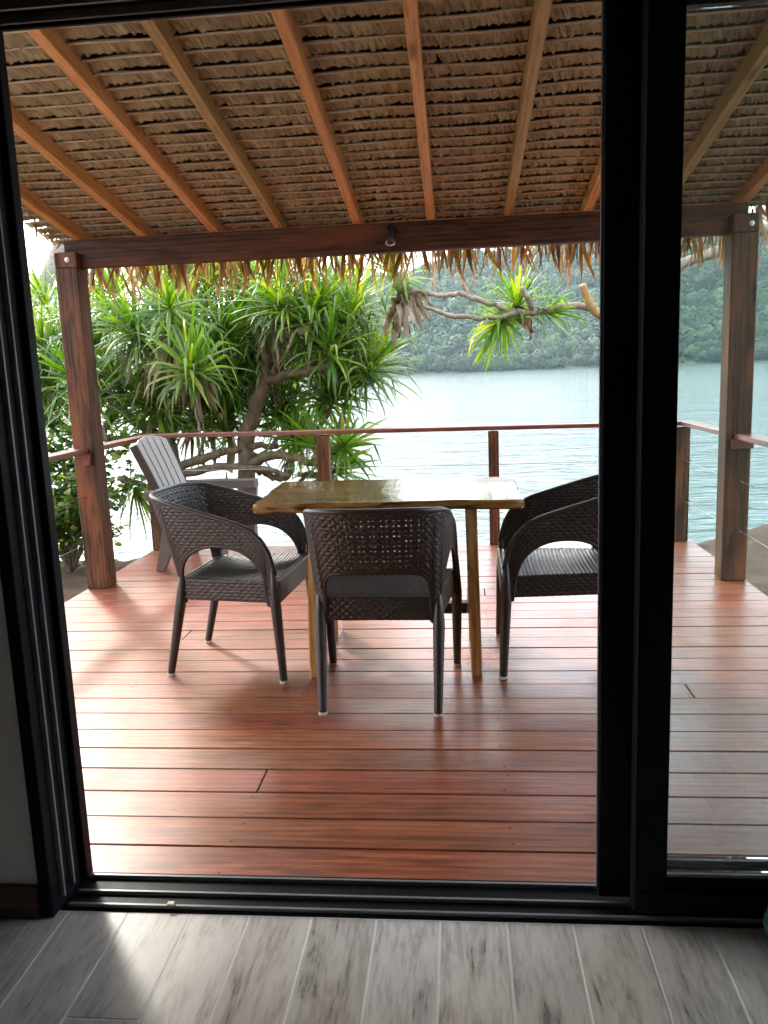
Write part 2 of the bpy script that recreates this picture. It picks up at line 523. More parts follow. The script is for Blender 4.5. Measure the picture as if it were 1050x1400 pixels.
M['palmbark'] = bark('palm_bark', (0.22, 0.19, 0.15), (0.46, 0.42, 0.36), (6, 6, 22))
M['fruit'] = bark('pandanus_fruit', (0.05, 0.10, 0.02), (0.16, 0.20, 0.05), (60, 60, 60), 0.5)

def soilmat():
    m, nt, b = newmat('soil')
    tc = N(nt, 'ShaderNodeTexCoord')
    n = N(nt, 'ShaderNodeTexNoise', Scale=3.0, Detail=10.0, Roughness=0.7)
    nt.links.new(tc.outputs['Object'], n.inputs['Vector'])
    n2 = N(nt, 'ShaderNodeTexNoise', Scale=45.0, Detail=6.0, Roughness=0.7)
    nt.links.new(tc.outputs['Object'], n2.inputs['Vector'])
    f = mth(nt, 'ADD', mth(nt, 'MULTIPLY', n.outputs['Fac'], 0.5), mth(nt, 'MULTIPLY', n2.outputs['Fac'], 0.5))
    nt.links.new(ramp(nt, [(0.32, (0.032, 0.016, 0.008)), (0.52, (0.085, 0.046, 0.024)), (0.7, (0.16, 0.095, 0.052))], f).outputs['Color'], b.inputs['Base Color'])
    b.inputs['Roughness'].default_value = 0.9
    bp = N(nt, 'ShaderNodeBump', Strength=0.9, Distance=0.05)
    nt.links.new(f, bp.inputs['Height'])
    nt.links.new(bp.outputs['Normal'], b.inputs['Normal'])
    return m
M['soil'] = soilmat()

def tilemat():
    m, nt, b = newmat('wood_look_tile')
    v, rnd, raw = objcoord(nt, (26, 3.2, 26))
    n1 = N(nt, 'ShaderNodeTexNoise', Scale=1.0, Detail=8.0, Roughness=0.65, Distortion=1.0)
    nt.links.new(v, n1.inputs['Vector'])
    v2, _, _ = objcoord(nt, (6, 1.8, 6))
    n2 = N(nt, 'ShaderNodeTexNoise', Scale=1.3, Detail=4.0, Roughness=0.6, Distortion=1.5)
    nt.links.new(v2, n2.inputs['Vector'])
    v4, _, _ = objcoord(nt, (130, 17, 130))
    n4 = N(nt, 'ShaderNodeTexNoise', Scale=1.0, Detail=3.0, Roughness=0.6)
    nt.links.new(v4, n4.inputs['Vector'])
    f = mth(nt, 'ADD', mth(nt, 'MULTIPLY', n1.outputs['Fac'], 0.45), mth(nt, 'MULTIPLY', n2.outputs['Fac'], 0.35))
    f = mth(nt, 'ADD', f, mth(nt, 'MULTIPLY', n4.outputs['Fac'], 0.26))
    f = mth(nt, 'SUBTRACT', f, 0.03)
    c = ramp(nt, [(0.38, (0.20, 0.185, 0.165)), (0.43, (0.46, 0.44, 0.41)), (0.52, (0.66, 0.645, 0.61)), (0.68, (0.80, 0.79, 0.755))], f).outputs['Color']
    hs = N(nt, 'ShaderNodeHueSaturation')
    nt.links.new(mth(nt, 'ADD', 0.84, mth(nt, 'MULTIPLY', rnd, 0.3)), hs.inputs['Value'])
    nt.links.new(mth(nt, 'ADD', 0.8, mth(nt, 'MULTIPLY', mth(nt, 'FRACT', mth(nt, 'MULTIPLY', rnd, 9.7)), 0.7)), hs.inputs['Saturation'])
    nt.links.new(c, hs.inputs['Color'])
    nt.links.new(hs.outputs['Color'], b.inputs['Base Color'])
    b.inputs['Roughness'].default_value = 0.42
    bp = N(nt, 'ShaderNodeBump', Strength=0.2, Distance=0.002)
    nt.links.new(f, bp.inputs['Height'])
    nt.links.new(bp.outputs['Normal'], b.inputs['Normal'])
    return m
M['tile'] = tilemat()

def glassmat(name, tint, film):
    m, nt, b = newmat(name)
    nt.nodes.remove(b)
    t = N(nt, 'ShaderNodeBsdfTransparent'); t.inputs['Color'].default_value = (*tint, 1)
    g = N(nt, 'ShaderNodeBsdfGlossy'); g.inputs['Roughness'].default_value = 0.01
    d = N(nt, 'ShaderNodeBsdfTranslucent'); d.inputs['Color'].default_value = (0.8, 0.82, 0.8, 1)
    tc = N(nt, 'ShaderNodeTexCoord')
    n = N(nt, 'ShaderNodeTexNoise', Scale=3.0, Detail=6.0, Roughness=0.65)
    nt.links.new(tc.outputs['Object'], n.inputs['Vector'])
    m1 = N(nt, 'ShaderNodeMixShader')
    nt.links.new(ramp(nt, [(0.3, (film * 0.5,) * 3), (0.7, (film * 1.5,) * 3)], n.outputs['Fac']).outputs['Color'], m1.inputs[0])
    nt.links.new(t.outputs[0], m1.inputs[1]); nt.links.new(d.outputs[0], m1.inputs[2])
    fr = N(nt, 'ShaderNodeFresnel', IOR=1.35)
    m2 = N(nt, 'ShaderNodeMixShader')
    nt.links.new(fr.outputs[0], m2.inputs[0])
    nt.links.new(m1.outputs[0], m2.inputs[1]); nt.links.new(g.outputs[0], m2.inputs[2])
    nt.links.new(m2.outputs[0], nt.nodes['Material Output'].inputs['Surface'])
    return m
M['glass'] = glassmat('door_glass', (0.92, 0.955, 0.945), 0.016)
M['bulb'] = glassmat('bulb_glass', (0.85, 0.85, 0.82), 0.25)

# ------------------------------------------------------------------ setting: ground, water, far hills
WATER_Z = -0.8

def vnoise(x, y, seed=0):
    """smooth value noise on numpy arrays"""
    r = np.random.default_rng(seed).random((256, 256))
    xi = np.floor(x).astype(int); yi = np.floor(y).astype(int)
    xf = x - xi; yf = y - yi
    xf = xf * xf * (3 - 2 * xf); yf = yf * yf * (3 - 2 * yf)
    g = lambda a, b: r[a & 255, b & 255]
    return (g(xi, yi) * (1 - xf) + g(xi + 1, yi) * xf) * (1 - yf) + (g(xi, yi + 1) * (1 - xf) + g(xi + 1, yi + 1) * xf) * yf

def fbm(x, y, seed=0, oct=4):
    s = 0; a = 0.5; t = 0
    for k in range(oct):
        s = s + a * vnoise(x * 2 ** k + 13.7 * k, y * 2 ** k + 7.1 * k, seed + k); t += a; a *= 0.5
    return s / t

def gridmesh(name, xs, ys, zf, mat, smooth=True):
    X, Y = np.meshgrid(xs, ys, indexing='ij')
    Z = zf(X, Y)
    V = np.stack([X, Y, Z], -1).reshape(-1, 3)
    nx, ny = len(xs), len(ys)
    i, j = np.meshgrid(np.arange(nx - 1), np.arange(ny - 1), indexing='ij')
    a = (i * ny + j).ravel()
    Q = np.stack([a, a + ny, a + ny + 1, a + 1], -1)
    return npmesh(name, V, Q, mat, smooth)

def ground_z(X, Y):
    edge = 7.35 + 0.35 * np.sin(X * 0.9) + 0.8 * (fbm(X * 0.7, Y * 0 + 3.1, 5) - 0.5)
    edge = edge + np.clip(-X - 5.2, 0, 30) * 1.9 + np.clip(X - 2.4, 0, 30) * 0.55
    d = edge - Y                                    # metres inland
    z = np.where(d > 0, -0.40 + 0.10 * np.clip(d, 0, 1.2) + 0.0 * d, -0.40 + d * 0.55)
    z = np.maximum(z, -3.5)
    z = z + 0.14 * (fbm(X * 1.3, Y * 1.3, 11) - 0.5) + 0.09 * (fbm(X * 6, Y * 6, 21) - 0.5)
    z = z + 0.20 * np.exp(-((X - 2.95) ** 2 / 0.25 + (Y - 7.5) ** 2 / 0.5))
    under = (X > -2.6) & (X < 1.9) & (Y < 6.4)
    z = np.where(under, np.minimum(z, -0.30), z)
    return z
xs = np.concatenate([np.linspace(-60, -9, 30), np.linspace(-8.8, 8.8, 200), np.linspace(9, 60, 30)])
ys = np.concatenate([np.linspace(-40, 1.2, 20), np.linspace(1.4, 12, 130), np.linspace(12.4, 70, 40)])
g = obj('ground', gridmesh('ground', xs, ys, ground_z, M['soil']))
tag(g, kind='structure')

def watermat():
    m, nt, b = newmat('lagoon_water')
    tc = N(nt, 'ShaderNodeTexCoord')
    mp = N(nt, 'ShaderNodeMapping'); mp.inputs['Scale'].default_value = (0.5, 1.0, 1); mp.inputs['Rotation'].default_value = (0, 0, R(-10))
    nt.links.new(tc.outputs['Object'], mp.inputs['Vector'])
    hs = []
    for sc, amp, det in ((4.2, 0.080, 5.0), (1.3, 0.14, 4.0), (0.28, 0.20, 4.0)):
        n = N(nt, 'ShaderNodeTexNoise', Scale=sc, Detail=det, Roughness=0.55, Distortion=0.6)
        nt.links.new(mp.outputs['Vector'], n.inputs['Vector'])
        hs.append(mth(nt, 'MULTIPLY', n.outputs['Fac'], amp))
    h = hs[0]
    for k in hs[1:]: h = mth(nt, 'ADD', h, k)
    bp = N(nt, 'ShaderNodeBump', Strength=1.0, Distance=0.55)
    nt.links.new(h, bp.inputs['Height'])
    nt.links.new(bp.outputs['Normal'], b.inputs['Normal'])
    n3 = N(nt, 'ShaderNodeTexNoise', Scale=0.014, Detail=4.0, Roughness=0.55)
    nt.links.new(mp.outputs['Vector'], n3.inputs['Vector'])
    c = ramp(nt, [(0.36, (0.060, 0.100, 0.100)), (0.5, (0.080, 0.125, 0.122)), (0.64, (0.105, 0.152, 0.145))], n3.outputs['Fac']).outputs['Color']
    nt.links.new(c, b.inputs['Base Color'])
    b.inputs['Roughness'].default_value = 0.10
    b.inputs['Specular IOR Level'].default_value = 0.45
    b.inputs['IOR'].default_value = 1.33
    return m
M['water'] = watermat()
w = obj('water', mesh('water', [(-6000, -300, 0), (6000, -300, 0), (6000, 9000, 0), (-6000, 9000, 0)], [(0, 1, 2, 3)], M['water']), None, (0, 0, WATER_Z))
tag(w, kind='structure')

SHORE = 545.0
_rx = np.array([-900, -520, -330, -220, -137, -60, -18, 55, 140, 300, 420, 700, 1000], float)
_rz = np.array([8, 22, 38, 62, 86, 98, 105, 115, 119, 121, 128, 120, 90], float)
def hill_z(X, Y):
    shore = SHORE + 14 * np.sin(X / 90.0) + 18 * (fbm(X / 60, Y * 0 + 1.7, 31) - 0.5)
    ridge = np.interp(X, _rx, _rz) * (0.94 + 0.12 * fbm(X / 70, Y * 0 + 9.2, 37))
    t = (Y - shore) / 330.0
    prof = np.where(t < 1, np.clip(t, 0, 1) ** 1.15, np.clip(1 - (t - 1) * 0.55, 0, 1))
    spur = (fbm(X / 62, Y / 240, 41, 3) - 0.5) * 80 * np.clip(t, 0, 0.55) * np.clip(1.35 - t, 0, 1)
    z = ridge * prof + spur + 7 * (fbm(X / 22, Y / 22, 43) - 0.5) * np.clip(t * 4, 0, 1)
    return np.where(Y < shore, WATER_Z - 0.3 - (shore - Y) * 0.05, WATER_Z + 0.4 + np.maximum(z, 0.3))
def hillmat(name, a, b_, sc):
    m, nt, b = newmat(name)
    tc = N(nt, 'ShaderNodeTexCoord')
    n = N(nt, 'ShaderNodeTexNoise', Scale=sc, Detail=8.0, Roughness=0.7)
    nt.links.new(tc.outputs['Object'], n.inputs['Vector'])
    nt.links.new(ramp(nt, [(0.35, a), (0.65, b_)], n.outputs['Fac']).outputs['Color'], b.inputs['Base Color'])
    b.inputs['Roughness'].default_value = 0.9
    bp = N(nt, 'ShaderNodeBump', Strength=1.0, Distance=3.0)
    nt.links.new(n.outputs['Fac'], bp.inputs['Height'])
    nt.links.new(bp.outputs['Normal'], b.inputs['Normal'])
    return m
M['hill'] = hillmat('hill_ground', (0.030, 0.055, 0.018), (0.075, 0.12, 0.035), 0.12)
M['mount'] = hillmat('far_mountain', (0.035, 0.06, 0.03), (0.07, 0.10, 0.045), 0.02)
h = obj('hill', gridmesh('hill', np.linspace(-900, 1000, 230), np.linspace(SHORE - 30, 1350, 110), hill_z, M['hill']))
tag(h, kind='structure')

def ico_arrays(sub):
    bm = bmesh.new()
    bmesh.ops.create_icosphere(bm, subdivisions=sub, radius=1.0)
    V = np.array([v.co[:] for v in bm.verts]); F = np.array([[v.index for v in f.verts] for f in bm.faces])
    bm.free()
    return V, F

def forest():
    V0, F0 = ico_arrays(1)
    n = 8200
    yy = SHORE + 2 + 350 * rng.random(n) ** 1.2
    xx = yy * rng.uniform(-0.32, 0.62, n)
    zz = hill_z(xx, yy)
    ok = zz > WATER_Z + 0.3
    xx, yy, zz = xx[ok], yy[ok], zz[ok]
    n = len(xx)
    s = 2.4 + 5.4 * rng.random(n) ** 2.0
    s = np.where(yy < SHORE + 35, s * 0.8, s)
    hg = s * rng.uniform(0.75, 1.35, n)
    ctr = np.stack([xx, yy, zz + s * 0.8], -1)
    patch = fbm(xx / 30, yy / 30, 71)
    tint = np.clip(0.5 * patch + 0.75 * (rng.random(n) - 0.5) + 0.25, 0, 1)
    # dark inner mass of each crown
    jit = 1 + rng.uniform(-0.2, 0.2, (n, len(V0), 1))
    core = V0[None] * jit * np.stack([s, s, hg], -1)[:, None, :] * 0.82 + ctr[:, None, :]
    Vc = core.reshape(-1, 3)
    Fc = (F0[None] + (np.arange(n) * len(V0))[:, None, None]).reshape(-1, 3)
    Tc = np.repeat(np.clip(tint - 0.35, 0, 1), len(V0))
    # leaf masses spread over it
    K = 64
    d = rng.normal(size=(n, K, 3)); d[..., 2] = np.abs(d[..., 2]) * 1.0 - 0.25
    d /= np.linalg.norm(d, axis=-1)[..., None]
    rad = 0.80 + 0.32 * rng.random((n, K, 1))
    p = d * rad * np.stack([s, s, hg], -1)[:, None, :] + ctr[:, None, :]
    e1 = rng.normal(size=(n, K, 3)); e1 -= d * np.sum(e1 * d, -1)[..., None] * 0.7
    e1 /= np.linalg.norm(e1, axis=-1)[..., None]
    e2 = np.cross(d, e1)
    sz = (s[:, None, None] * rng.uniform(0.16, 0.34, (n, K, 1)))
    tri = np.stack([p + e1 * sz, p - e1 * sz * 0.5 + e2 * sz * 0.9, p - e1 * sz * 0.5 - e2 * sz * 0.9], 2).reshape(-1, 3)
    Ft = np.arange(len(tri)).reshape(-1, 3) + len(Vc)
    Tt = np.repeat(np.clip(tint[:, None] + rng.uniform(-0.22, 0.22, (n, K)), 0, 1).ravel(), 3)
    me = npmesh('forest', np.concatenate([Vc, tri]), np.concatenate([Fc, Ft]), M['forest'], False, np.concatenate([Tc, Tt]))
    return obj('forest', me)
def forestmat():
    m, nt, b = newmat('forest_foliage')
    a = N(nt, 'ShaderNodeAttribute', attribute_name='tint')
    tc = N(nt, 'ShaderNodeTexCoord')
    n = N(nt, 'ShaderNodeTexNoise', Scale=0.9, Detail=5.0, Roughness=0.75)
    nt.links.new(tc.outputs['Object'], n.inputs['Vector'])
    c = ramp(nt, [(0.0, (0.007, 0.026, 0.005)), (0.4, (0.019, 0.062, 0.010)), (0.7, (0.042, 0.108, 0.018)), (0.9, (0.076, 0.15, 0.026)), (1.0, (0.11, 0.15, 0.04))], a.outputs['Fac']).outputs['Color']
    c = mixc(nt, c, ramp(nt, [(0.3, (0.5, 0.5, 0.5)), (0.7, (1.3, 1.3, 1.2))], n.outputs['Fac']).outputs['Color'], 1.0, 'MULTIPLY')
    nt.links.new(c, b.inputs['Base Color'])
    b.inputs['Roughness'].default_value = 0.7
    bp = N(nt, 'ShaderNodeBump', Strength=1.0, Distance=1.5)
    nt.links.new(n.outputs['Fac'], bp.inputs['Height'])
    nt.links.new(bp.outputs['Normal'], b.inputs['Normal'])
    return m
M['forest'] = forestmat()
fo = forest()
tag(fo, 'hazy green forest covering the hillside across the lagoon', 'forest', kind='stuff')

def mount_z(X, Y):
    pk = 300 * np.exp(-((X + 1540) / 260) ** 2) + 230 * np.exp(-((X + 1100) / 300) ** 2) + 190 * np.exp(-((X + 2050) / 400) ** 2) + 265 * np.exp(-((X + 420) / 420) ** 2) + 300 * np.exp(-((X - 300) / 600) ** 2)
    t = np.clip(1 - np.abs(Y - 3000) / 700.0, 0, 1)
    return WATER_Z - 3 + (pk * (0.86 + 0.28 * fbm(X / 160, Y / 160, 51)) + 4) * t ** 0.9
mo = obj('mountain', gridmesh('mountain', np.linspace(-3200, 1600, 140), np.linspace(2350, 3600, 40), mount_z, M['mount']))
tag(mo, kind='structure')

# ------------------------------------------------------------------ house: room shell, tiled floor
WY0, WY1 = 1.70, 1.87          # the wall that holds the sliding door
DX0, DX1 = -1.034, 1.80        # opening in it
DTOP = 2.10
ROOM = dict(x0=-2.6, x1=3.0, y0=-3.2, z1=2.5)
def wallobj(name, pieces, mat):
    mb = MB()
    for p in pieces: mb.box(*p)
    o = mb.build(name, mat)
    return tag(o, kind='structure')
wl_l = wallobj('wall_left_of_door', [(ROOM['x0'] - 0.14, DX0, WY0, WY1, -0.3, 2.62)], M['wall'])
wl_r = wallobj('wall_right_of_door', [(DX1, ROOM['x1'] + 0.14, WY0, WY1, -0.3, 2.62)], M['wall'])
wl_t = wallobj('wall_above_door', [(DX0, DX1, WY0, WY1, DTOP, 2.62)], M['wall'])
wallobj('wall_back', [(ROOM['x0'] - 0.14, ROOM['x1'] + 0.14, ROOM['y0'] - 0.14, ROOM['y0'], -0.3, 2.5)], M['wall'])
wallobj('wall_left', [(ROOM['x0'] - 0.14, ROOM['x0'], ROOM['y0'], WY0, -0.3, 2.5)], M['wall'])
wallobj('wall_right', [(ROOM['x1'], ROOM['x1'] + 0.14, ROOM['y0'], WY0, -0.3, 2.5)], M['wall'])
wallobj('ceiling', [(ROOM['x0'] - 0.14, ROOM['x1'] + 0.14, ROOM['y0'] - 0.14, WY0, 2.5, 2.62)], M['wall'])
sk = box('skirting', ROOM['x0'], DX0 - 0.004, WY0 - 0.016, WY0, 0.0, 0.085, M['skirting'], wl_l, 0.002)

floor = obj('floor', mesh('floor', [(ROOM['x0'], ROOM['y0'], -0.0008), (ROOM['x1'], ROOM['y0'], -0.0008), (ROOM['x1'], 1.84, -0.0008), (ROOM['x0'], 1.84, -0.0008)], [(0, 1, 2, 3)], M['grout']))
tag(floor, kind='structure')
TX = [-0.976 - 0.1515 * k for k in range(10, 0, -1)] + [-0.976, -0.827, -0.671, -0.527, -0.376, -0.222, -0.0715, 0.082, 0.2315, 0.387, 0.535] + [0.535 + 0.1515 * k for k in range(1, 12)]
tile_cache = {}
for i in range(len(TX) - 1):
    x0, x1 = TX[i] + 0.0026, TX[i + 1] - 0.0026
    w_ = round(x1 - x0, 3)
    yj = 1.392 - [0.0, 0.37, 0.73][(i + 1) % 3] if TX[i] < -0.9 or TX[i] > -0.7 else 1.392
    if abs(TX[i] + 0.827) < 0.01: yj = 1.392
    elif 1.25 < yj < 1.66: yj -= 0.5
    cuts = [1.72]
    y = yj
    while y > -1.0:
        cuts.append(y); y -= 0.9
    for a, b_ in zip(cuts[:-1], cuts[1:]):
        L = a - b_ - 0.004
        key = (w_, round(L, 3))
        if key not in tile_cache:
            tile_cache[key] = boxmesh('tile', w_, L, 0.012, M['tile'], 0.0012)
        obj('tile', tile_cache[key], floor, ((x0 + x1) / 2, (a + b_) / 2, -0.006 + rng.uniform(-0.0003, 0.0003)))

# ------------------------------------------------------------------ sliding door
df = empty('sliding_door_frame', (DX0, 1.78, 0))
tag(df, 'black aluminium sliding door frame with grey track lines around the opening', 'door frame')
def dpart(name, x0, x1, y0, y1, z0, z1, mat=M['black'], parent=df, bev=0.002):
    o = box(name, x0, x1, y0, y1, z0, z1, mat, None, bev)
    o.parent = parent
    o.matrix_parent_inverse = parent.matrix_basis.inverted()
    return o
bpy.context.view_layer.update()
def reparent(o, parent):
    o.parent = parent
    o.matrix_parent_inverse = parent.matrix_basis.inverted()
def under(p, name, x0, x1, y0, y1, z0, z1, mat, bev=0.002):
    """box given in world coordinates, parented under an unrotated empty p"""
    o = box(name, x0, x1, y0, y1, z0, z1, mat, None, bev)
    o.parent = p
    o.location = o.location - p.location
    return o
for o in list(df.children): bpy.data.objects.remove(o)
# jamb: a stepped section, with two pale track ribs on its inner face
jamb = under(df, 'jamb', DX0 - 0.002, -1.004, 1.692, 1.875, 0.0, 2.12, M['black'])
under(df, 'jamb', -1.004, -0.986, 1.838, 1.872, 0.0035, 2.065, M['black'])
under(df, 'jamb', DX1 - 0.04, DX1 + 0.05, 1.692, 1.875, 0.0, 2.12, M['black'])
for yy in (1.735, 1.785):
    under(df, 'track_rib', -1.0045, -0.992, yy - 0.0035, yy + 0.0035, 0.03, 2.05, M['track'], 0.001)
head = under(df, 'header', -1.004, DX1 - 0.04, 1.692, 1.875, 2.066, 2.12, M['black'])
for yy in (1.735, 1.785, 1.850):
    under(df, 'track_rib', -0.985, DX1 - 0.06, yy - 0.004, yy + 0.004, 2.048, 2.067, M['track'], 0.001)
under(df, 'header_lip', -0.985, DX1 - 0.06, 1.86, 1.872, 2.042, 2.067, M['black'])
sill = under(df, 'sill', -1.004, DX1 - 0.04, 1.722, 1.875, -0.02, 0.003, M['black'])
for yy, zz in ((1.735, 0.012), (1.785, 0.013), (1.848, 0.014)):
    under(df, 'track_rib', -0.985, DX1 - 0.06, yy - 0.004, yy + 0.004, 0.0022, zz, M['track'], 0.001)
under(df, 'sill_catch', -0.735, -0.718, 1.728, 1.742, 0.0125, 0.018, M['foot'], 0.001)

def panel(name, x0, x1, y0, y1, label, lead=0.073):
    p = empty(name, ((x0 + x1) / 2, (y0 + y1) / 2, 0.03))
    tag(p, label, 'glass door', 'sliding door panels')
    under(p, 'stile', x0, x0 + lead, y0, y1, 0.016, 2.045, M['black'], 0.004)
    under(p, 'stile', x1 - 0.073, x1, y0, y1, 0.016, 2.045, M['black'], 0.004)
    under(p, 'bottom_rail', x0 + lead, x1 - 0.073, y0 + 0.001, y1 - 0.001, 0.03, 0.105, M['black'], 0.003)
    under(p, 'top_rail', x0 + lead, x1 - 0.073, y0 + 0.001, y1 - 0.001, 1.96, 2.045, M['black'], 0.003)
    ym = (y0 + y1) / 2
    under(p, 'glazing_bead', x0 + lead, x1 - 0.073, y0 + 0.006, y0 + 0.014, 0.105, 0.113, M['track'], 0.001)
    under(p, 'glass_pane', x0 + lead + 0.0005, x1 - 0.0735, ym - 0.003, ym + 0.003, 0.114, 1.958, M['glass'], 0)
    return p
pf = panel('sliding_door_panel', 0.372, 1.74, 1.742, 1.780, 'closed black framed glass panel nearest the room, right of the opening')
pb = panel('sliding_door_panel', 0.303, 1.70, 1.796, 1.834, 'open black framed glass panel slid behind the other one, over the deck side', 0.105)
under(pb, 'edge_seal', 0.299, 0.3035, 1.800, 1.805, 0.04, 2.04, M['track'], 0.001)
# the inner panel comes closer to the room at its foot: bottom guard
under(pf, 'kick_guard', 0.372, 1.74, 1.728, 1.7415, 0.026, 0.078, M['black'], 0.002)
under(pf, 'kick_guard', 0.372, 0.4445, 1.728, 1.7415, 0.0785, 2.04, M['black'], 0.002)

# the small green glazed thing that peeps in at the right edge
gp = obj('ceramic_pot', None)
bpy.data.objects.remove(gp)
def lathe(prof, n=28):
    V = []; F = []
    for r_, z in prof:
        for k in range(n):
            a = 2 * math.pi * k / n
            V.append((r_ * math.cos(a), r_ * math.sin(a), z))
    for i in range(len(prof) - 1):
        for k in range(n):
            F.append((i * n + k, i * n + (k + 1) % n, (i + 1) * n + (k + 1) % n, (i + 1) * n + k))
    return V, F
V, F = lathe([(0.0, 0.004), (0.075, 0.004), (0.085, 0.015), (0.105, 0.06), (0.11, 0.085), (0.10, 0.115), (0.08, 0.13), (0.085, 0.14), (0.075, 0.14), (0.07, 0.12), (0.0, 0.03)])
cp = obj('ceramic_pot', mesh('ceramic_pot', V, F, M['green'], True), None, (0.7265, 1.60, 0))
tag(cp, 'dark green glazed pot at the right edge by the door foot', 'pot')

# ------------------------------------------------------------------ deck
DK = dict(x0=-2.355, x1=1.637, y0=1.885, y1=5.965)
deck = empty('deck', ((DK['x0'] + DK['x1']) / 2, (DK['y0'] + DK['y1']) / 2, -0.04))
tag(deck, kind='structure')
PITCH_B = 0.1471
# board joints measured in the photograph lie at y = 2.005 + k * pitch
y_first = 2.005 - PITCH_B
bw = PITCH_B - 0.0042
bmesh_full = boxmesh('board', DK['x1'] - DK['x0'], bw, 0.036, M['deck'], 0.0028, 1)
half_cache = {}
screw_me = None
def discmesh(name, r_, h_, mat, n=8):
    V = [(r_ * math.cos(2 * math.pi * k / n), r_ * math.sin(2 * math.pi * k / n), z) for z in (0, h_) for k in range(n)]
    F = [(k, (k + 1) % n, n + (k + 1) % n, n + k) for k in range(n)] + [tuple(n + k for k in range(n))]
    return mesh(name, V, F, mat)
screw_me = discmesh('screw', 0.0032, 0.0010, M['screw'])
joists = [-2.15, -1.40, -0.655, 0.12, 0.87, 1.45]
nb = 0
y = y_first
while y < DK['y1'] - 0.05:
    yc = y + PITCH_B / 2
    dz = rng.uniform(-0.0012, 0.0012)
    if yc < DK['y1']:
        if nb % 5 == 3:
            cut = joists[[2, 4, 1, 3][nb // 5 % 4]]
            segs = [(DK['x0'], cut - 0.002), (cut + 0.002, DK['x1'])]
        else:
            segs = [(DK['x0'], DK['x1'])]
        for a, b_ in segs:
            me = bmesh_full if len(segs) == 1 else boxmesh('board', b_ - a, bw, 0.036, M['deck'], 0.0028, 1)
            o = obj('board', me, deck, ((a + b_) / 2 - deck.location.x, yc - deck.location.y, -0.018 + dz + 0.04 - 0.0), (rng.uniform(-0.004, 0.004), 0, rng.uniform(-0.0006, 0.0006)))
            for jx in joists:
                if a + 0.02 < jx < b_ - 0.02 and yc < 4.6:
                    for s in (-1, 1):
                        if rng.random() < 0.35: continue
                        obj('screw', screw_me, o, (jx - (a + b_) / 2 + rng.uniform(-0.012, 0.012), s * bw * rng.uniform(0.26, 0.34), 0.0178))
    y += PITCH_B
    nb += 1
for xx in (DK['x0'] + 0.03, DK['x1'] - 0.03):
    under(deck, 'fascia', xx - 0.02, xx + 0.02, DK['y0'], DK['y1'] - 0.03, -0.19, -0.0385, M['beam'])
under(deck, 'fascia', DK['x0'] + 0.051, DK['x1'] - 0.051, DK['y1'] - 0.07, DK['y1'] - 0.03, -0.19, -0.0385, M['beam'])
for jx in joists[1:-1]:
    under(deck, 'joist', jx - 0.022, jx + 0.022, DK['y0'], DK['y1'] - 0.08, -0.18, -0.0385, M['beam'])

# ------------------------------------------------------------------ posts, railing
PY0, PY1 = 4.765, 4.900
def porch_post(x0, x1, label, top):
    p = empty('porch_post', ((x0 + x1) / 2, (PY0 + PY1) / 2, 0.0))
    tag(p, label, 'post', 'porch posts')
    under(p, 'shaft', x0, x1, PY0, PY1, 0.001, 1.946, M['post'], 0.005)
    under(p, 'beam_tongue', x0 + 0.001, x1 - 0.001, PY0 + 0.0005, PY0 + 0.058, 1.9465, top, M['post'], 0.004)
    bx = (x0 + x1) / 2 + (0.012 if x0 < 0 else 0.03)
    V, F = lathe([(0.0, 0.0), (0.0, 0.0), (0.014, 0.0), (0.014, 0.003), (0.0085, 0.0032), (0.0085, 0.010), (0.0, 0.011)], 14)
    b_ = obj('bolt', mesh('bolt', V, F, M['steel'], False), p, (bx - p.location.x, PY0 - p.location.y - 0.0005, 1.99), (R(90), 0, 0))
    return p
PLX, PRX = (-2.352, -2.215), (1.494, 1.634)
pl = porch_post(*PLX, 'dark stained timber porch post on the left, beside the reclined garden chair', 2.033)
pr = porch_post(*PRX, 'dark stained timber porch post on the right, seen through the glass', 2.045)

rl = empty('deck_railing', (-0.35, 5.9, 0.0))
tag(rl, 'red stained timber railing with thin steel cables round the deck edge', 'railing')
RZ0, RZ1 = 0.846, 0.876
LX0, LX1 = -2.352, -2.255
RX0, RX1 = 1.536, 1.636
BY0, BY1 = 5.862, 5.955
under(rl, 'cap_rail', LX0, LX1, 1.90, PY0 - 0.001, RZ0 + 0.006, RZ1 + 0.006, M['rail_y'], 0.003)
under(rl, 'cap_rail', LX0, LX1, PY1 + 0.001, BY0 - 0.002, RZ0 + 0.006, RZ1 + 0.006, M['rail_y'], 0.003)
under(rl, 'cap_rail', RX0, RX1, 1.90, PY0 - 0.001, RZ0 - 0.02, RZ1 - 0.02, M['rail_y'], 0.003)
under(rl, 'cap_rail', RX0, RX1, PY1 + 0.001, BY0 - 0.002, RZ0 - 0.02, RZ1 - 0.02, M['rail_y'], 0.003)
bk = box('cap_rail', LX0, RX1, BY0, BY1, RZ0, RZ1, M['rail'], None, 0.003)
bk.parent = rl; bk.location = bk.location - rl.location; bk.location.z -= 0.007
bk.rotation_euler = (0, R(0.38), 0)
for (a, b_, top) in ((-2.345, -2.255, 0.846), (-1.050, -0.958, 0.840), (0.199, 0.272, 0.832), (1.500, 1.600, 0.820)):
    under(rl, 'rail_post', a, b_, 5.866, 5.95, 0.001, top - 0.006, M['post'], 0.004)
for (x, s) in ((PLX[1], 1), (PRX[0], -1)):
    # little cleats that carry the rail where it meets the posts
    pass
under(rl, 'cleat', LX1 - 0.03, LX1 + 0.012, PY0 - 0.030, PY0 - 0.001, RZ0 - 0.065, RZ0 + 0.005, M['rail_y'])
under(rl, 'cleat', LX1 - 0.03, LX1 + 0.012, PY1 + 0.001, PY1 + 0.03, RZ0 - 0.065, RZ0 + 0.005, M['rail_y'])
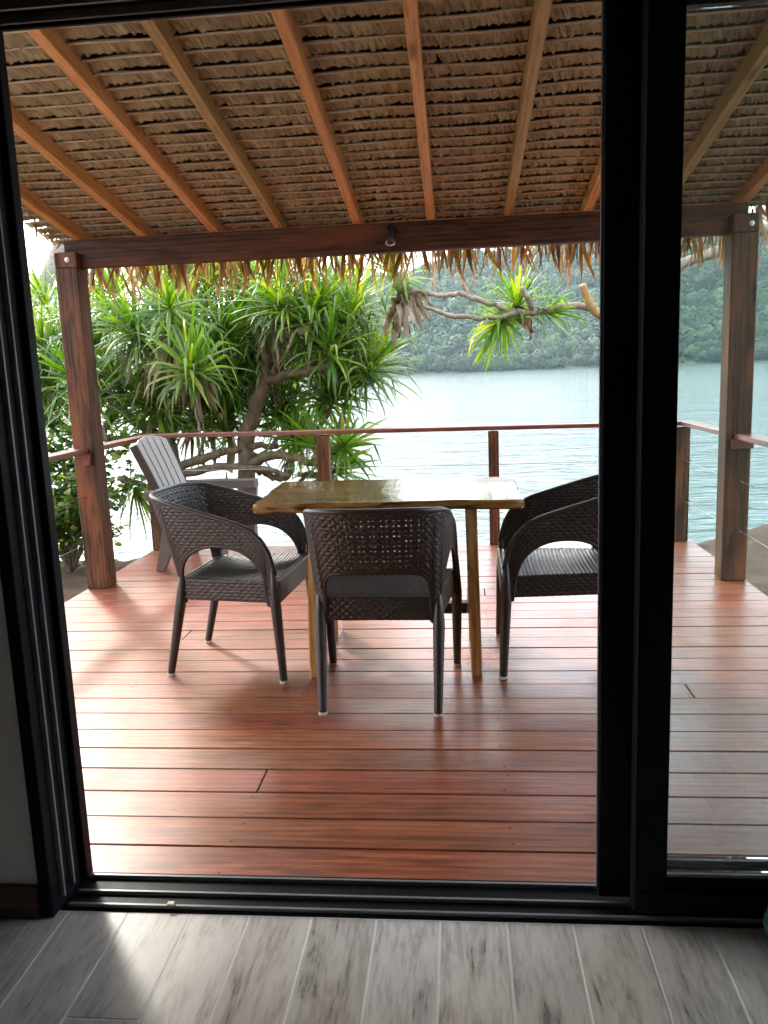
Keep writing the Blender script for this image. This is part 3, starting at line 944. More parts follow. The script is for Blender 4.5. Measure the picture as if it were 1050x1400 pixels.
under(rl, 'cleat', RX0 - 0.018, RX1 + 0.004, PY0 - 0.028, PY0 - 0.001, RZ0 - 0.075, RZ0 - 0.021, M['rail'])
under(rl, 'cleat', RX0 - 0.018, RX0 + 0.03, PY1 + 0.001, PY1 + 0.03, RZ0 - 0.075, RZ0 - 0.021, M['rail_y'])
def cable(p, q, sag=0.006):
    P = Vector(p) - rl.location; Q = Vector(q) - rl.location
    pts = [P.lerp(Q, t) - Vector((0, 0, sag * 4 * t * (1 - t))) for t in np.linspace(0, 1, 7)]
    V, F = tube_geo(pts, 0.0022, 5)
    return obj('cable', mesh('cable', V, F, M['steel'], True), rl)
for z in (0.585, 0.30):
    cable((-2.30, 5.905, z + 0.02), (1.55, 5.905, z))
    cable((-2.305, 4.88, z), (-2.305, 5.87, z + 0.02))
    cable((-2.305, 1.95, z), (-2.305, 4.77, z))
    cable((1.58, 4.88, z), (1.56, 5.87, z))
    cable((1.58, 1.95, z), (1.58, 4.77, z))
for z in (0.585, 0.30):
    for (x, yy, s) in ((1.60, 5.86, -1), (1.58, 4.76, -1), (-2.305, 4.90, 1)):
        V, F = tube_geo([(x - rl.location.x, yy - rl.location.y, z), (x - rl.location.x, yy - rl.location.y + s * 0.045, z - 0.002)], 0.0055, 6)
        obj('tensioner', mesh('tensioner', V, F, M['steel'], True), rl)

# ------------------------------------------------------------------ thatched roof
SLOPE = 0.172
RB = 2.112                       # rafter underside at the beam (y = 4.83)
def raft_z(y): return RB + (4.83 - y) * SLOPE
roof = empty('thatched_roof', (-0.36, 4.86, 1.955))
tag(roof, 'palm leaf thatched porch roof on orange rafters and a dark beam', 'roof')
bmx = under(roof, 'beam', -2.312, 1.592, 4.8245, 4.895, 1.948, 2.108, M['beam'], 0.004)
ang = math.atan(SLOPE)
RAFX = [(-2.235, 0), (-1.838, 0), (-1.405, 0), (-1.012, 1), (-0.566, 0), (-0.136, 0), (0.303, 1), (0.738, 0), (1.150, 1), (1.575, 0)]
Y0R, Y1R = 1.90, 5.03
Lr = (Y1R - Y0R) / math.cos(ang)
rme = [boxmesh('rafter', 0.046, Lr, 0.095, M['rafter'], 0.003), boxmesh('rafter', 0.046, Lr, 0.095, M['rafter_g'], 0.003)]
for x, k in RAFX:
    ym = (Y0R + Y1R) / 2
    zc = raft_z(ym) + 0.0475 / math.cos(ang)
    obj('rafter', rme[k], roof, Vector((x + 0.0, ym, zc)) - roof.location, (-ang, 0, rng.uniform(-0.004, 0.004)))
# thatch: rows of folded leaves, each sewn on a stick
TH0 = 0.098                      # height of the thatch above the rafter underside
ROW = 0.1035
TX0, TX1 = -2.46, 1.80
def thatch_row(y, seed, last=False):
    r = np.random.default_rng(seed)
    VV = []; FF = []; TT = []; o = 0
    ns = 12
    s = np.array([0, 0.08, 0.2, 0.38, 0.55, 0.66, 0.74, 0.81, 0.88, 0.95, 1.03, 1.35])
    x = TX0 - 0.05
    ph = r.uniform(0, 6.28, 3)
    sag = lambda X: 0.009 * np.sin(X * 7.2 + ph[0] * 0.35) + 0.005 * np.sin(X * 3.1 + ph[1]) + 0.0025 * np.sin(X * 17 + ph[2])
    while x < TX1:
        w_ = r.uniform(0.022, 0.052)
        skew = r.uniform(0.010, 0.06)
        amp = r.uniform(0.7, 1.3)
        twist = r.uniform(0.001, 0.0085)
        xs_ = np.array([-0.25, 0.18, 0.55, 1.08]) * w_
        prof = np.interp(s, [0, 0.12, 0.35, 0.55, 0.72, 0.84, 0.93, 1.02, 1.42], [0.025, 0.018, 0.0130, 0.0150, 0.017 + 0.006 * amp, 0.018 + 0.007 * amp, 0.012, -0.020, -0.040])
        grid = np.zeros((4, ns, 3))
        for i in range(4):
            edge = (xs_[i] / w_ - 0.4)
            crease = (0.0046 * np.cos(i * math.pi) * np.clip(s - 0.30, 0, 0.45) * 2.0) * np.clip((0.93 - s) / 0.12, 0, 1)
            n = prof - twist * edge * np.clip(s - 0.15, 0, 1) * 2.4 * np.clip((0.97 - s) / 0.12, 0.25, 1) + crease
            X = x + xs_[i] + skew * s ** 1.4
            S = s * ROW + sag(X) + r.normal(0, 0.0012, ns)
            grid[i, :, 0] = X
            grid[i, :, 1] = S * math.cos(ang) + n * math.sin(ang) * -1.0
            grid[i, :, 2] = -S * math.sin(ang) - n * math.cos(ang)
        V = grid.reshape(-1, 3)
        a = np.array([[i * ns + j, (i + 1) * ns + j, (i + 1) * ns + j + 1, i * ns + j + 1] for i in range(3) for j in range(ns - 1)])
        VV.append(V); FF.append(a + o); o += len(V)
        TT.append(np.full(len(V), r.random()))
        x += w_ * r.uniform(0.72, 0.98)
    me = npmesh('thatch_row', np.concatenate(VV), np.concatenate(FF), M['thatch'], True, np.concatenate(TT))
    base = Vector((0, y, raft_z(y) + TH0))
    ro = obj('thatch_row', me, roof, base - roof.location)
    X = np.linspace(TX0, TX1, 44)
    pts = [(xx, float(sag(xx)) - 0.005, -0.030 - 0.0015 * math.sin(xx * 9)) for xx in X]
    V, F = tube_geo(pts, 0.0050, 6)
    obj('batten', mesh('batten', V, F, M['batten'], True), ro)
    return ro
y = 1.86
k = 0
while y < 5.12:
    thatch_row(y, 900 + k)
    y += ROW * math.cos(ang)
    k += 1
# weathered outer cover of the thatch
cov_x = np.linspace(TX0 - 0.02, TX1 + 0.02, 60)
cov_y = np.linspace(1.875, 5.30, 50)
def cover_z(X, Y): return RB + (4.83 - Y) * SLOPE + TH0 + 0.13 + 0.03 * fbm(X * 6, Y * 9, 61)
me = gridmesh('thatch_cover', cov_x, cov_y, cover_z, M['cover'])
o = obj('thatch_cover', me, roof, -roof.location)
o['kind'] = 'stuff'
me = gridmesh('thatch_backing', cov_x, cov_y, lambda X, Y: RB + (4.83 - Y) * SLOPE + TH0 + 0.045 + 0.01 * fbm(X * 9, Y * 9, 63), M['cover'])
obj('thatch_backing', me, roof, -roof.location)
# ragged leaf tips that hang over the eaves
def blade(L, w_, curl, twist, n=7, fold=0.25):
    V = []
    for i in range(n + 1):
        t = i / n
        ww = w_ * (0.8 + 0.35 * t) * (1 if t < 0.6 else max(0.06, 1 - ((t - 0.6) / 0.4) ** 1.5)) / 2
        a = twist * t
        cx = curl[0] * L * t * t; cy_ = curl[1] * L * t * t
        z = -L * t * (1 - 0.06 * abs(curl[0]))
        for e in (-1, 0, 1):
            dx = e * ww
            dy = -fold * ww if e == 0 else 0
            V.append((cx + dx * math.cos(a) - dy * math.sin(a), cy_ + dx * math.sin(a) + dy * math.cos(a), z))
    F = []
    for i in range(n):
        for e in range(2):
            a = i * 3 + e
            F.append((a, a + 1, a + 4, a + 3))
    return V, F
tips = []
for k in range(16):
    V, F = blade(rng.uniform(0.24, 0.37), (rng.uniform(0.008, 0.016) if k % 2 else rng.uniform(0.018, 0.034)), (rng.uniform(-0.25, 0.28), rng.uniform(-0.15, 0.2)), rng.uniform(-2.4, 2.4), 8, rng.uniform(0.2, 0.9))
    tips.append(mesh('leaf_tip', V, F, M['tip'], True, [rng.random()] * len(V)))
x = TX0 + 0.02
nt_ = 0
while x < TX1 - 0.02:
    yy = 5.16 + rng.uniform(-0.05, 0.10)
    z = raft_z(yy) + TH0 - 0.02 + rng.uniform(-0.03, 0.02)
    o = obj('leaf_tip', tips[int(rng.integers(16))], roof, Vector((x, yy, z)) - roof.location, (rng.uniform(-0.15, 0.15), rng.uniform(-0.22, 0.22), rng.uniform(-0.8, 0.8)))
    sc_ = rng.uniform(0.8, 1.15)
    o.scale = (sc_, sc_, rng.uniform(0.62, 1.18))
    x += rng.uniform(0.009, 0.024)
    nt_ += 1
mbf = MB()
for k in range(280):
    V, F = blade(rng.uniform(0.22, 0.36), (rng.uniform(0.007, 0.014) if k % 3 else rng.uniform(0.016, 0.030)), (rng.uniform(-0.3, 0.32), rng.uniform(-0.15, 0.2)), rng.uniform(-2.4, 2.4), 7, rng.uniform(0.2, 0.9))
    p_ = Vector((rng.uniform(TX0 + 0.02, TX1 - 0.02), 5.20 + rng.uniform(-0.03, 0.10), 0))
    p_.z = raft_z(p_.y) + TH0 - 0.01 + rng.uniform(-0.03, 0.02)
    a_ = rng.uniform(-0.8, 0.8)
    mbf.add([Vector((v[0] * math.cos(a_) - v[1] * math.sin(a_), v[0] * math.sin(a_) + v[1] * math.cos(a_), v[2])) + p_ - roof.location for v in V], F, rng.random())
o = mbf.build('thatch_fringe', M['tip'], roof, True)
o['kind'] = 'stuff'
# a looser fringe down the right-hand verge and the left one
for (xv, n) in ((TX1 - 0.02, 34), (TX0 + 0.03, 18)):
    for k in range(n):
        yy = 5.2 - (k + rng.random()) * (1.2 / n if xv > 0 else 1.0 / n)
        z = raft_z(yy) + TH0 + 0.02
        o = obj('leaf_tip', tips[int(rng.integers(16))], roof, Vector((xv + rng.uniform(-0.03, 0.02), yy, z)) - roof.location, (rng.uniform(-0.3, 0.3), rng.uniform(-0.3, 0.3), rng.uniform(0, 6.28)))
        o.scale = (0.8, 0.8, rng.uniform(0.3, 0.5))

# ------------------------------------------------------------------ hanging lamp
lx, ly = -0.371, 4.80
lp = empty('hanging_lamp', (lx, ly, 2.0))
tag(lp, 'small black bulb holder hanging from a looped cord on the beam', 'lamp')
V, F = lathe([(0.006, 0.098), (0.010, 0.094), (0.012, 0.085), (0.024, 0.078), (0.027, 0.05), (0.026, 0.045), (0.029, 0.043), (0.029, 0.030), (0.0, 0.030)], 18)
obj('socket', mesh('socket', V, F, M['cord'], True), lp, (0, 0, -0.005))
V, F = lathe([(0.020, 0.030), (0.030, 0.022), (0.0365, 0.006), (0.034, -0.008), (0.020, -0.019), (0.0, -0.022)], 20)
obj('bulb', mesh('bulb', V, F, M['bulb'], True), lp, (0, 0, -0.005))
pts = smooth_path([(0, 0, 0.09), (0.010, 0.0, 0.118), (0.040, 0.004, 0.135), (0.078, 0.006, 0.135), (0.10, 0.01, 0.112), (0.102, 0.018, 0.098)], 5)
V, F = tube_geo(pts, 0.0032, 6)
obj('cord', mesh('cord', V, F, M['cord'], True), lp)

# ------------------------------------------------------------------ wicker chairs
CH_T = 0.011
def chair_shell():
    nu, nv = 420, 92
    # plan curves: u from left front leg, round the back, to right front leg
    def plan(a_f, a_b, y0, b, n, yf):
        pts = []
        for t in np.linspace(0, 1, 60, endpoint=False):
            pts.append((-(a_f + (a_b - a_f) * t), yf + (y0 - yf) * t))
        for t in np.linspace(-90, 90, 241):
            a = R(t)
            pts.append((a_b * math.copysign(abs(math.sin(a)) ** (2 / n), math.sin(a)), y0 - b * abs(math.cos(a)) ** (2 / n)))
        for t in np.linspace(0, 1, 61)[1:]:
            pts.append((a_b + (a_f - a_b) * t, y0 + (yf - y0) * t))
        P = np.array(pts)
        s = np.concatenate([[0], np.cumsum(np.linalg.norm(np.diff(P, axis=0), axis=1))])
        s /= s[-1]
        u = np.linspace(0, 1, nu)
        return np.stack([np.interp(u, s, P[:, 0]), np.interp(u, s, P[:, 1])], -1)
    top = plan(0.281, 0.276, -0.06, 0.270, 3.0, 0.262)
    low = plan(0.277, 0.236, -0.10, 0.085, 5.0, 0.252)
    u = np.linspace(0, 1, nu)
    # matching of corners: warp low so that its corner sits under the top's corner
    dy = 0.265 - top[:, 1]
    ztop = np.interp(dy, [0.0, 0.012, 0.03, 0.06, 0.105, 0.16, 0.22, 0.375, 0.5, 0.58, 0.60], [0.455, 0.50, 0.555, 0.607, 0.648, 0.674, 0.693, 0.739, 0.776, 0.788, 0.789])
    uc = np.abs(u - 0.5) * 2                       # 0 at the back, 1 at the front legs
    ul0, ul1, uf = 0.305, 0.352, 0.945              # rear leg zone, front leg zone
    zlow = np.full(nu, 0.335)
    m = uc < ul0
    zlow[m] = 0.335 + (0.545 - 0.335) * (1 - (uc[m] / ul0) ** 7) ** (1 / 5)
    m = (uc > ul1) & (uc < uf)
    t = (uc[m] - (ul1 + uf) / 2) / ((uf - ul1) / 2)
    zlow[m] = 0.36 + (0.585 - 0.36) * (1 - np.abs(t) ** 2.3) ** (1 / 2.3)
    zlow = np.minimum(zlow, ztop - 0.03)
    v = np.linspace(0, 1, nv)
    Z = zlow[:, None] + (ztop - zlow)[:, None] * v[None, :]
    s_ = np.clip((Z - 0.36) / (0.79 - 0.36), 0, 1)
    bl = s_ ** 1.05
    XY = low[:, None, :] * (1 - bl[..., None]) + top[:, None, :] * bl[..., None]
    P = np.concatenate([XY, Z[..., None]], -1)
    # smooth normals
    du = np.gradient(P, axis=0); dv = np.gradient(P, axis=1)
    nrm = np.cross(du, dv); nrm /= np.linalg.norm(nrm, axis=-1)[..., None] + 1e-9
    c = P - np.array([0, 0.0, 0.5])
    if np.mean(np.sum(nrm[..., :2] * c[..., :2], -1)) < 0: nrm = -nrm
    # woven strands
    seg = np.linalg.norm(np.diff(P[:, nv // 2], axis=0), axis=1)
    S = np.concatenate([[0], np.cumsum(seg)])
    S = S - S[nu // 2]
    SS = np.repeat(S[:, None], nv, 1)
    rh, cw = 0.0140, 0.031
    row = np.floor(Z / rh); fz = (Z / rh - row - 0.5) * 2
    ph = SS / cw + 0.5 * (row % 2)
    fs = (ph - np.floor(ph) - 0.5) * 2
    weave = (1 - np.abs(fs) ** 2.5) * (1 - np.abs(fz) ** 4)
    edge = np.minimum(np.minimum(v, 1 - v)[None, :] * (ztop - zlow)[:, None] / 0.012, 1)
    disp = 0.0038 * weave * edge
    outer = P + nrm * (CH_T / 2 + disp)[..., None]
    inner = P - nrm * (CH_T / 2 + disp)[..., None]
    # little openings of the lattice in the backrest
    keep = np.ones((nu - 1, nv - 1), bool)
    Sc = (S[:-1] + S[1:])[:, None] / 2 + np.zeros((1, nv - 1))
    Zc = (Z[:-1, :-1] + Z[1:, 1:]) / 2
    cp, rp = 0.0435, 0.0198
    col = np.round(Sc / cp)
    dx = np.abs(np.abs(Sc - col * cp) - 0.0085)
    rr = np.round((Zc - 0.575) / rp)
    dz = np.abs(Zc - 0.575 - rr * rp)
    hole = (np.abs(col) <= 5) & (rr >= 0) & (rr <= 9) & (dx < 0.0034) & (dz < 0.0032)
    keep &= ~hole
    idx = np.arange(nu * nv).reshape(nu, nv)
    off = nu * nv
    a, b_, c_, d_ = idx[:-1, :-1], idx[1:, :-1], idx[1:, 1:], idx[:-1, 1:]
    q1 = np.stack([a, b_, c_, d_], -1)[keep]
    q2 = np.stack([d_, c_, b_, a], -1)[keep] + off
    walls = []
    kp = np.pad(keep, 1)
    for (di, dj, p, q) in ((-1, 0, d_, a), (1, 0, b_, c_), (0, -1, a, b_), (0, 1, c_, d_)):
        nb_ = kp[1 + di:nu + di, 1 + dj:nv + dj]
        mm = keep & ~nb_
        walls.append(np.stack([p[mm], p[mm] + off, q[mm] + off, q[mm]], -1))
    V = np.concatenate([outer.reshape(-1, 3), inner.reshape(-1, 3)])
    me = npmesh('shell', V, np.concatenate([q1, q2] + walls), M['wicker'], True)
    return me, P, ztop, nu

def chair_seat():
    n = 96
    a = np.linspace(-1, 1, n); b_ = np.linspace(0, 1, n)
    A, B = np.meshgrid(a, b_, indexing='ij')
    hw = 0.222 + (0.268 - 0.222) * B
    X = A * hw; Y = -0.178 + (0.262 + 0.178) * B
    Z = 0.437 - 0.012 * (1 - A ** 2) * np.sin(np.clip(B, 0, 1) * math.pi) - 0.010 * np.clip((B - 0.93) / 0.07, 0, 1) ** 2
    cw, rh = 0.0285, 0.0165
    row = np.floor(Y / rh); fy = (Y / rh - row - 0.5) * 2
    px = X / cw + 0.5 * (row % 2); fx = (px - np.floor(px) - 0.5) * 2
    wv = (1 - np.abs(fx) ** 4) * (1 - np.abs(fy) ** 3)
    Z = Z + 0.0075 * wv - 0.005
    V = [np.stack([X, Y, Z], -1).reshape(-1, 3)]
    i, j = np.meshgrid(np.arange(n - 1), np.arange(n - 1), indexing='ij')
    k = (i * n + j).ravel()
    Q = [np.stack([k, k + n, k + n + 1, k + 1], -1)]
    # underside
    o = n * n
    V.append(np.array([(-0.222, -0.178, 0.41), (0.222, -0.178, 0.41), (0.268, 0.262, 0.41), (-0.268, 0.262, 0.41)]))
    Q.append(np.array([[o, o + 3, o + 2, o + 1]]))
    return npmesh('seat', np.concatenate(V), np.concatenate(Q), M['wicker'], True)

def chair_apron():
    # woven band under the seat, all round
    corners = [(-0.226, -0.182), (0.226, -0.182), (0.272, 0.266), (-0.272, 0.266)]
    P = []
    for k in range(4):
        a = np.array(corners[k]); b_ = np.array(corners[(k + 1) % 4])
        for t in np.linspace(0.0, 1, 90, endpoint=False):
            P.append(a + (b_ - a) * t)
    P = np.array(P)
    # round the corners by smoothing
    for _ in range(8): P = (np.roll(P, 1, 0) + P * 2 + np.roll(P, -1, 0)) / 4
    d = np.roll(P, -1, 0) - np.roll(P, 1, 0)
    nrm = np.stack([d[:, 1], -d[:, 0]], -1); nrm /= np.linalg.norm(nrm, axis=1)[:, None]
    s = np.concatenate([[0], np.cumsum(np.linalg.norm(np.diff(P, axis=0), axis=1))])
    z = np.linspace(0.346, 0.436, 30)
    V = []; n = len(P)
    for zz in z:
        row = math.floor(zz / 0.0140); fz = (zz / 0.0140 - row - 0.5) * 2
        ph = s / 0.031 + 0.5 * (row % 2); fs = (ph - np.floor(ph) - 0.5) * 2
        wv = (1 - np.abs(fs) ** 2.5) * (1 - abs(fz) ** 4)
        V.append(np.concatenate([P + nrm * (0.0038 * wv)[:, None], np.full((n, 1), zz)], 1))
    V = np.concatenate(V)
    Q = []
    for r_ in range(len(z) - 1):
        k = np.arange(n)
        Q.append(np.stack([r_ * n + k, r_ * n + (k + 1) % n, (r_ + 1) * n + (k + 1) % n, (r_ + 1) * n + k], -1))
    V2 = np.concatenate([np.concatenate([P - nrm * 0.012, np.full((n, 1), zz)], 1) for zz in (0.436, 0.346)])
    o = len(V); k = np.arange(n)
    Q.append(np.stack([o + k, o + (k + 1) % n, o + n + (k + 1) % n, o + n + k], -1))
    Q.append(np.stack([k, (k + n * 0), o + n + k, o + n + (k + 1) % n], -1)[:0])
    Q.append(np.stack([(k + 1) % n, k, o + n + k, o + n + (k + 1) % n], -1))
    t0 = (len(z) - 1) * n
    Q.append(np.stack([t0 + k, t0 + (k + 1) % n, o + (k + 1) % n, o + k], -1))
    return npmesh('apron', np.concatenate([V, V2]), np.concatenate(Q), M['wicker'], True)

def make_chair():
    c = empty('wicker_chair')
    shell_me, P, ztop, nu = chair_shell()
    obj('shell', shell_me, c)
    obj('seat', chair_seat(), c)
    obj('apron', chair_apron(), c)
    # rolled rim along the top edge
    st = list(range(0, nu, 3)) + ([nu - 1] if (nu - 1) % 3 else [])
    rim = [Vector(P[i, -1]) for i in st]
    V, F = tube_geo(rim, 0.0110, 8)
    obj('rim', mesh('rim', V, F, M['wicker'], True), c)
    # a bead along the lower edge of the shell
    low = [Vector(P[i, 0]) for i in st]
    V, F = tube_geo(low, 0.0085, 6)
    obj('bead', mesh('bead', V, F, M['wicker'], True), c)
    for sx in (-1, 1):
        for rear in (True, False):
            if rear:
                p0, p1 = Vector((sx * 0.226, -0.172, 0.47)), Vector((sx * 0.219, -0.262, 0.008))
                mid = Vector((sx * 0.226, -0.186, 0.34))
            else:
                p0, p1 = Vector((sx * 0.280, 0.247, 0.50)), Vector((sx * 0.274, 0.264, 0.008))
                mid = Vector((sx * 0.279, 0.250, 0.34))
            pts = [p0, mid.lerp(p0, 0.4), mid] + [mid.lerp(p1, t) for t in np.linspace(0, 1, 30)[1:]]
            rad = [0.010, 0.0185, 0.0230] + [0.0235 - 0.0075 * t + 0.0009 * (i % 2) for i, t in enumerate(np.linspace(0, 1, 30)[1:])]
            V, F = tube_geo(pts, rad, 10)
            lg = obj('leg', mesh('leg', V, F, M['wicker'], True), c)
            V, F = tube_geo([p1 + Vector((0, 0, 0.004)), Vector((p1.x, p1.y, 0.001))], 0.0175, 12)
            obj('foot', mesh('foot', V, F, M['foot'], False), lg)
    return c

ch1 = make_chair()
ch1.location = (-0.316, 3.139, 0)
ch1.rotation_euler = (0, 0, R(-1.6))
tag(ch1, 'dark brown wicker armchair in front, its perforated back towards the room', 'chair', 'wicker chairs at the table')
ch2 = copy_tree(ch1)
ch2.location = (-1.005, 3.492, 0)
ch2.rotation_euler = (0, 0, R(-94))
tag(ch2, 'dark brown wicker armchair at the left end of the table, facing right', 'chair', 'wicker chairs at the table')
ch3 = copy_tree(ch1)
ch3.location = (0.425, 3.512, 0)
ch3.rotation_euler = (0, 0, R(89))
tag(ch3, 'dark brown wicker armchair at the right end, partly hidden by the door frame', 'chair', 'wicker chairs at the table')

# ------------------------------------------------------------------ slab table
tb = empty('slab_table', (-0.31, 3.60, 0))
tag(tb, 'varnished live edge slab table with plank legs in the middle of the deck', 'table')
def slab():
    # outline, slightly wavy live edge
    pts = []
    x0, x1, y0, y1 = -0.862, 0.254, 3.245, 3.957
    def side(a, b_, n): return [np.array(a) + (np.array(b_) - np.array(a)) * t for t in np.linspace(0, 1, n, endpoint=False)]
    r_ = 0.05
    P = side((x0 + 0.004, y0 + 0.008), (x1 - r_, y0 - 0.004), 44) + side((x1 - r_ * 0.3, y0 + 0.006), (x1, y0 + r_), 4) + side((x1, y0 + r_), (x1 - 0.008, y1 - 0.09), 24) + side((x1 - 0.012, y1 - 0.07), (x1 - 0.07, y1 - 0.003), 6) + side((x1 - 0.07, y1), (x0 + 0.02, y1 + 0.012), 40) + side((x0 - 0.022, y1 + 0.005), (x0 + 0.002, y0 + 0.02), 26)
    P = np.array(P)
    k = np.arange(len(P))
    ctr = np.array([(x0 + x1) / 2, (y0 + y1) / 2])
    wob = 0.008 * np.sin(k * 0.31) + 0.004 * np.sin(k * 0.83 + 1) + 0.003 * np.sin(k * 0.13 + 2)
    yy = np.abs(P[:, 1] - ctr[1]) > 0.25
    P[:, 1] += np.where(yy, np.sign(P[:, 1] - ctr[1]) * wob, 0)
    P[:, 0] += np.where(~yy, np.sign(P[:, 0] - ctr[0]) * wob * 0.6, 0)
    P = P - np.array([tb.location.x, tb.location.y])
    c = ctr - np.array([tb.location.x, tb.location.y])
    rings = [(0.716, 0.985), (0.7145, 0.992), (0.722, 0.999), (0.735, 1.0), (0.746, 0.999), (0.7515, 0.994), (0.7525, 0.986)]
    V = []; F = []; n = len(P)
    for z, s in rings:
        for p in P:
            d = p - c
            L = np.linalg.norm(d)
            q = c + d * (1 - (1 - s) * 0.5 / L)
            V.append((q[0], q[1], z + 0.0012 * math.sin(p[0] * 9) ))
    for i in range(len(rings) - 1):
        for j in range(n):
            F.append((i * n + j, i * n + (j + 1) % n, (i + 1) * n + (j + 1) % n, (i + 1) * n + j))
    F.append(tuple(range(n - 1, -1, -1)))
    o = (len(rings) - 1) * n
    F.append(tuple(o + j for j in range(n)))
    me = mesh('table_top', V, F, M['table'], False)
    for i, p in enumerate(me.polygons):
        p.use_smooth = i < (len(rings) - 1) * n
    return me
obj('table_top', slab(), tb)
def plank_leg(xa_top, xb_top, xa_bot, xb_bot, bow, y0, y1):
    V = []; F = []
    n = 9
    for i in range(n):
        t = i / (n - 1)
        z = 0.001 + 0.714 * t
        xa = xa_bot + (xa_top - xa_bot) * t + bow * math.sin(t * math.pi)
        xb = xb_bot + (xb_top - xb_bot) * t + bow * 0.6 * math.sin(t * math.pi)
        dy = 0.010 * math.sin(t * 5 + y0)
        c_ = 0.006
        for (x, y) in ((xa + c_, y0 + dy), (xb - c_, y0 + dy), (xb, y0 + dy + c_), (xb, y1 - c_), (xb - c_, y1), (xa + c_, y1), (xa, y1 - c_), (xa, y0 + dy + c_)):
            V.append((x - tb.location.x, y - tb.location.y, z))
    for i in range(n - 1):
        for k in range(8):
            F.append((i * 8 + k, i * 8 + (k + 1) % 8, (i + 1) * 8 + (k + 1) % 8, (i + 1) * 8 + k))
    F.append(tuple(range(7, -1, -1))); F.append(tuple((n - 1) * 8 + k for k in range(8)))
    return obj('leg', mesh('leg', V, F, M['table_leg']), tb)
plank_leg(-0.630, -0.580, -0.662, -0.617, -0.006, 3.262, 3.46)
plank_leg(0.012, 0.060, 0.025, 0.071, 0.0, 3.275, 3.46)
plank_leg(-0.640, -0.585, -0.655, -0.610, 0.0, 3.74, 3.90)
plank_leg(0.015, 0.060, 0.020, 0.066, 0.0, 3.74, 3.90)
under(tb, 'stretcher', -0.606, 0.0135, 3.46, 3.515, 0.215, 0.262, M['beam'])
under(tb, 'stretcher', -0.640, -0.596, 3.461, 3.739, 0.215, 0.262, M['beam'])
under(tb, 'stretcher', 0.014, 0.062, 3.461, 3.739, 0.215, 0.262, M['beam'])

# ------------------------------------------------------------------ reclined garden chair
ad = empty('reclined_garden_chair', (-1.78, 5.47, 0), (0, 0, R(-5)))
tag(ad, 'taupe resin slatted garden chair with wide arms in the far left corner', 'chair')
# local: +x is the way it faces, y across, z up
def adpart(name, mb, mat): return mb.build(name, mat, ad)
def slab_bar(mb, p, q, wv, th, taper=1.0):
    """flat bar from p to q; wv = width direction vector (full), th = thickness vector (full)"""
    p, q, wv, th = map(Vector, (p, q, wv, th))
    V = []
    for pt, s in ((p, 1.0), (q, taper)):
        for a, b_ in ((-.5, -.5), (.5, -.5), (.5, .5), (-.5, .5)):
            V.append(pt + wv * a * s + th * b_)
    mb.add(V, [(0, 3, 2, 1), (4, 5, 6, 7), (0, 1, 5, 4), (1, 2, 6, 5), (2, 3, 7, 6), (3, 0, 4, 7)])
bt = Vector((-0.385, 0, 0.90)); bb = Vector((-0.14, 0, 0.285))       # line of the back
bd = (bt - bb); bn = Vector((bd.z, 0, -bd.x)).normalized()
W0, W1 = 0.40, 0.475                                                  # width at seat, near the top
ns = 5
for k in range(ns):
    u0 = -0.5 + k / ns; u1 = u0 + 1 / ns
    top_drop = lambda u: 0.30 * u * u
    V = []; F = []
    nn = 10
    for layer, off in ((0, 0.0), (1, -0.014)):
        for i in range(nn + 1):
            t = i / nn
            for (u, s) in ((u0, 1), (u1, -1)):
                w_ = W0 + (W1 - W0) * min(1, t * 1.1)
                tt = t * (1 - top_drop(u) * 1.0) 
                p = bb + bd * tt + bn * (off + 0.010 * math.sin(t * 3.0)) 
                y = u * w_ + s * 0.0085
                dish = -0.05 * (u * u) * 0.6
                V.append(p + Vector((0, y, 0)) - bn * dish)
    m_ = 2 * (nn + 1)
    for i in range(nn):
        a = i * 2
        F.append((a, a + 1, a + 3, a + 2)); F.append((m_ + a, m_ + a + 2, m_ + a + 3, m_ + a + 1))
        F.append((a, a + 2, m_ + a + 2, m_ + a)); F.append((a + 1, m_ + a + 1, m_ + a + 3, a + 3))
    F.append((0, m_, m_ + 1, 1)); a = 2 * nn; F.append((a, a + 1, m_ + a + 1, m_ + a))
    obj('back_slat', mesh('back_slat', V, F, M['resin_light']), ad)
# frame behind the slats (gives the dark gaps) and the thick side lips
mb = MB()
nn = 10
V = []; F = []
for i in range(nn + 1):
    t = i / nn
    for j in range(7):
        u = -0.5 + j / 6
        w_ = (W0 + (W1 - W0) * min(1, t * 1.1)) * 1.015
        p = bb + bd * (t * (1 - 0.30 * u * u) * 0.99) + bn * (-0.022 + 0.010 * math.sin(t * 3.0) + 0.03 * u * u)
        V.append(p + Vector((0, u * w_, 0)))
for i in range(nn):
    for j in range(6):
        a = i * 7 + j
        F.append((a, a + 1, a + 8, a + 7))
mb.add(V, F)
for s in (-1, 1):
    V = []; F = []
    for i in range(nn + 1):
        t = i / nn
        w_ = (W0 + (W1 - W0) * min(1, t * 1.1))
        p = bb + bd * (t * (1 - 0.075)) + bn * (0.010 * math.sin(t * 3.0) + 0.007)
        for (dn, dy) in ((0.004, -0.008), (0.004, 0.006), (-0.050, 0.006), (-0.050, -0.008)):
            V.append(p + bn * dn + Vector((0, s * (w_ / 2 + dy), 0)))
    for i in range(nn):
        for k in range(4):
            F.append((i * 4 + k, i * 4 + (k + 1) % 4, (i + 1) * 4 + (k + 1) % 4, (i + 1) * 4 + k))
    F.append((0, 1, 2, 3)); F.append(tuple(nn * 4 + k for k in range(4)))
    mb.add(V, F)
mb.build('back_frame', plain('dark_taupe_resin', (0.055, 0.042, 0.036), rough=0.5), ad)
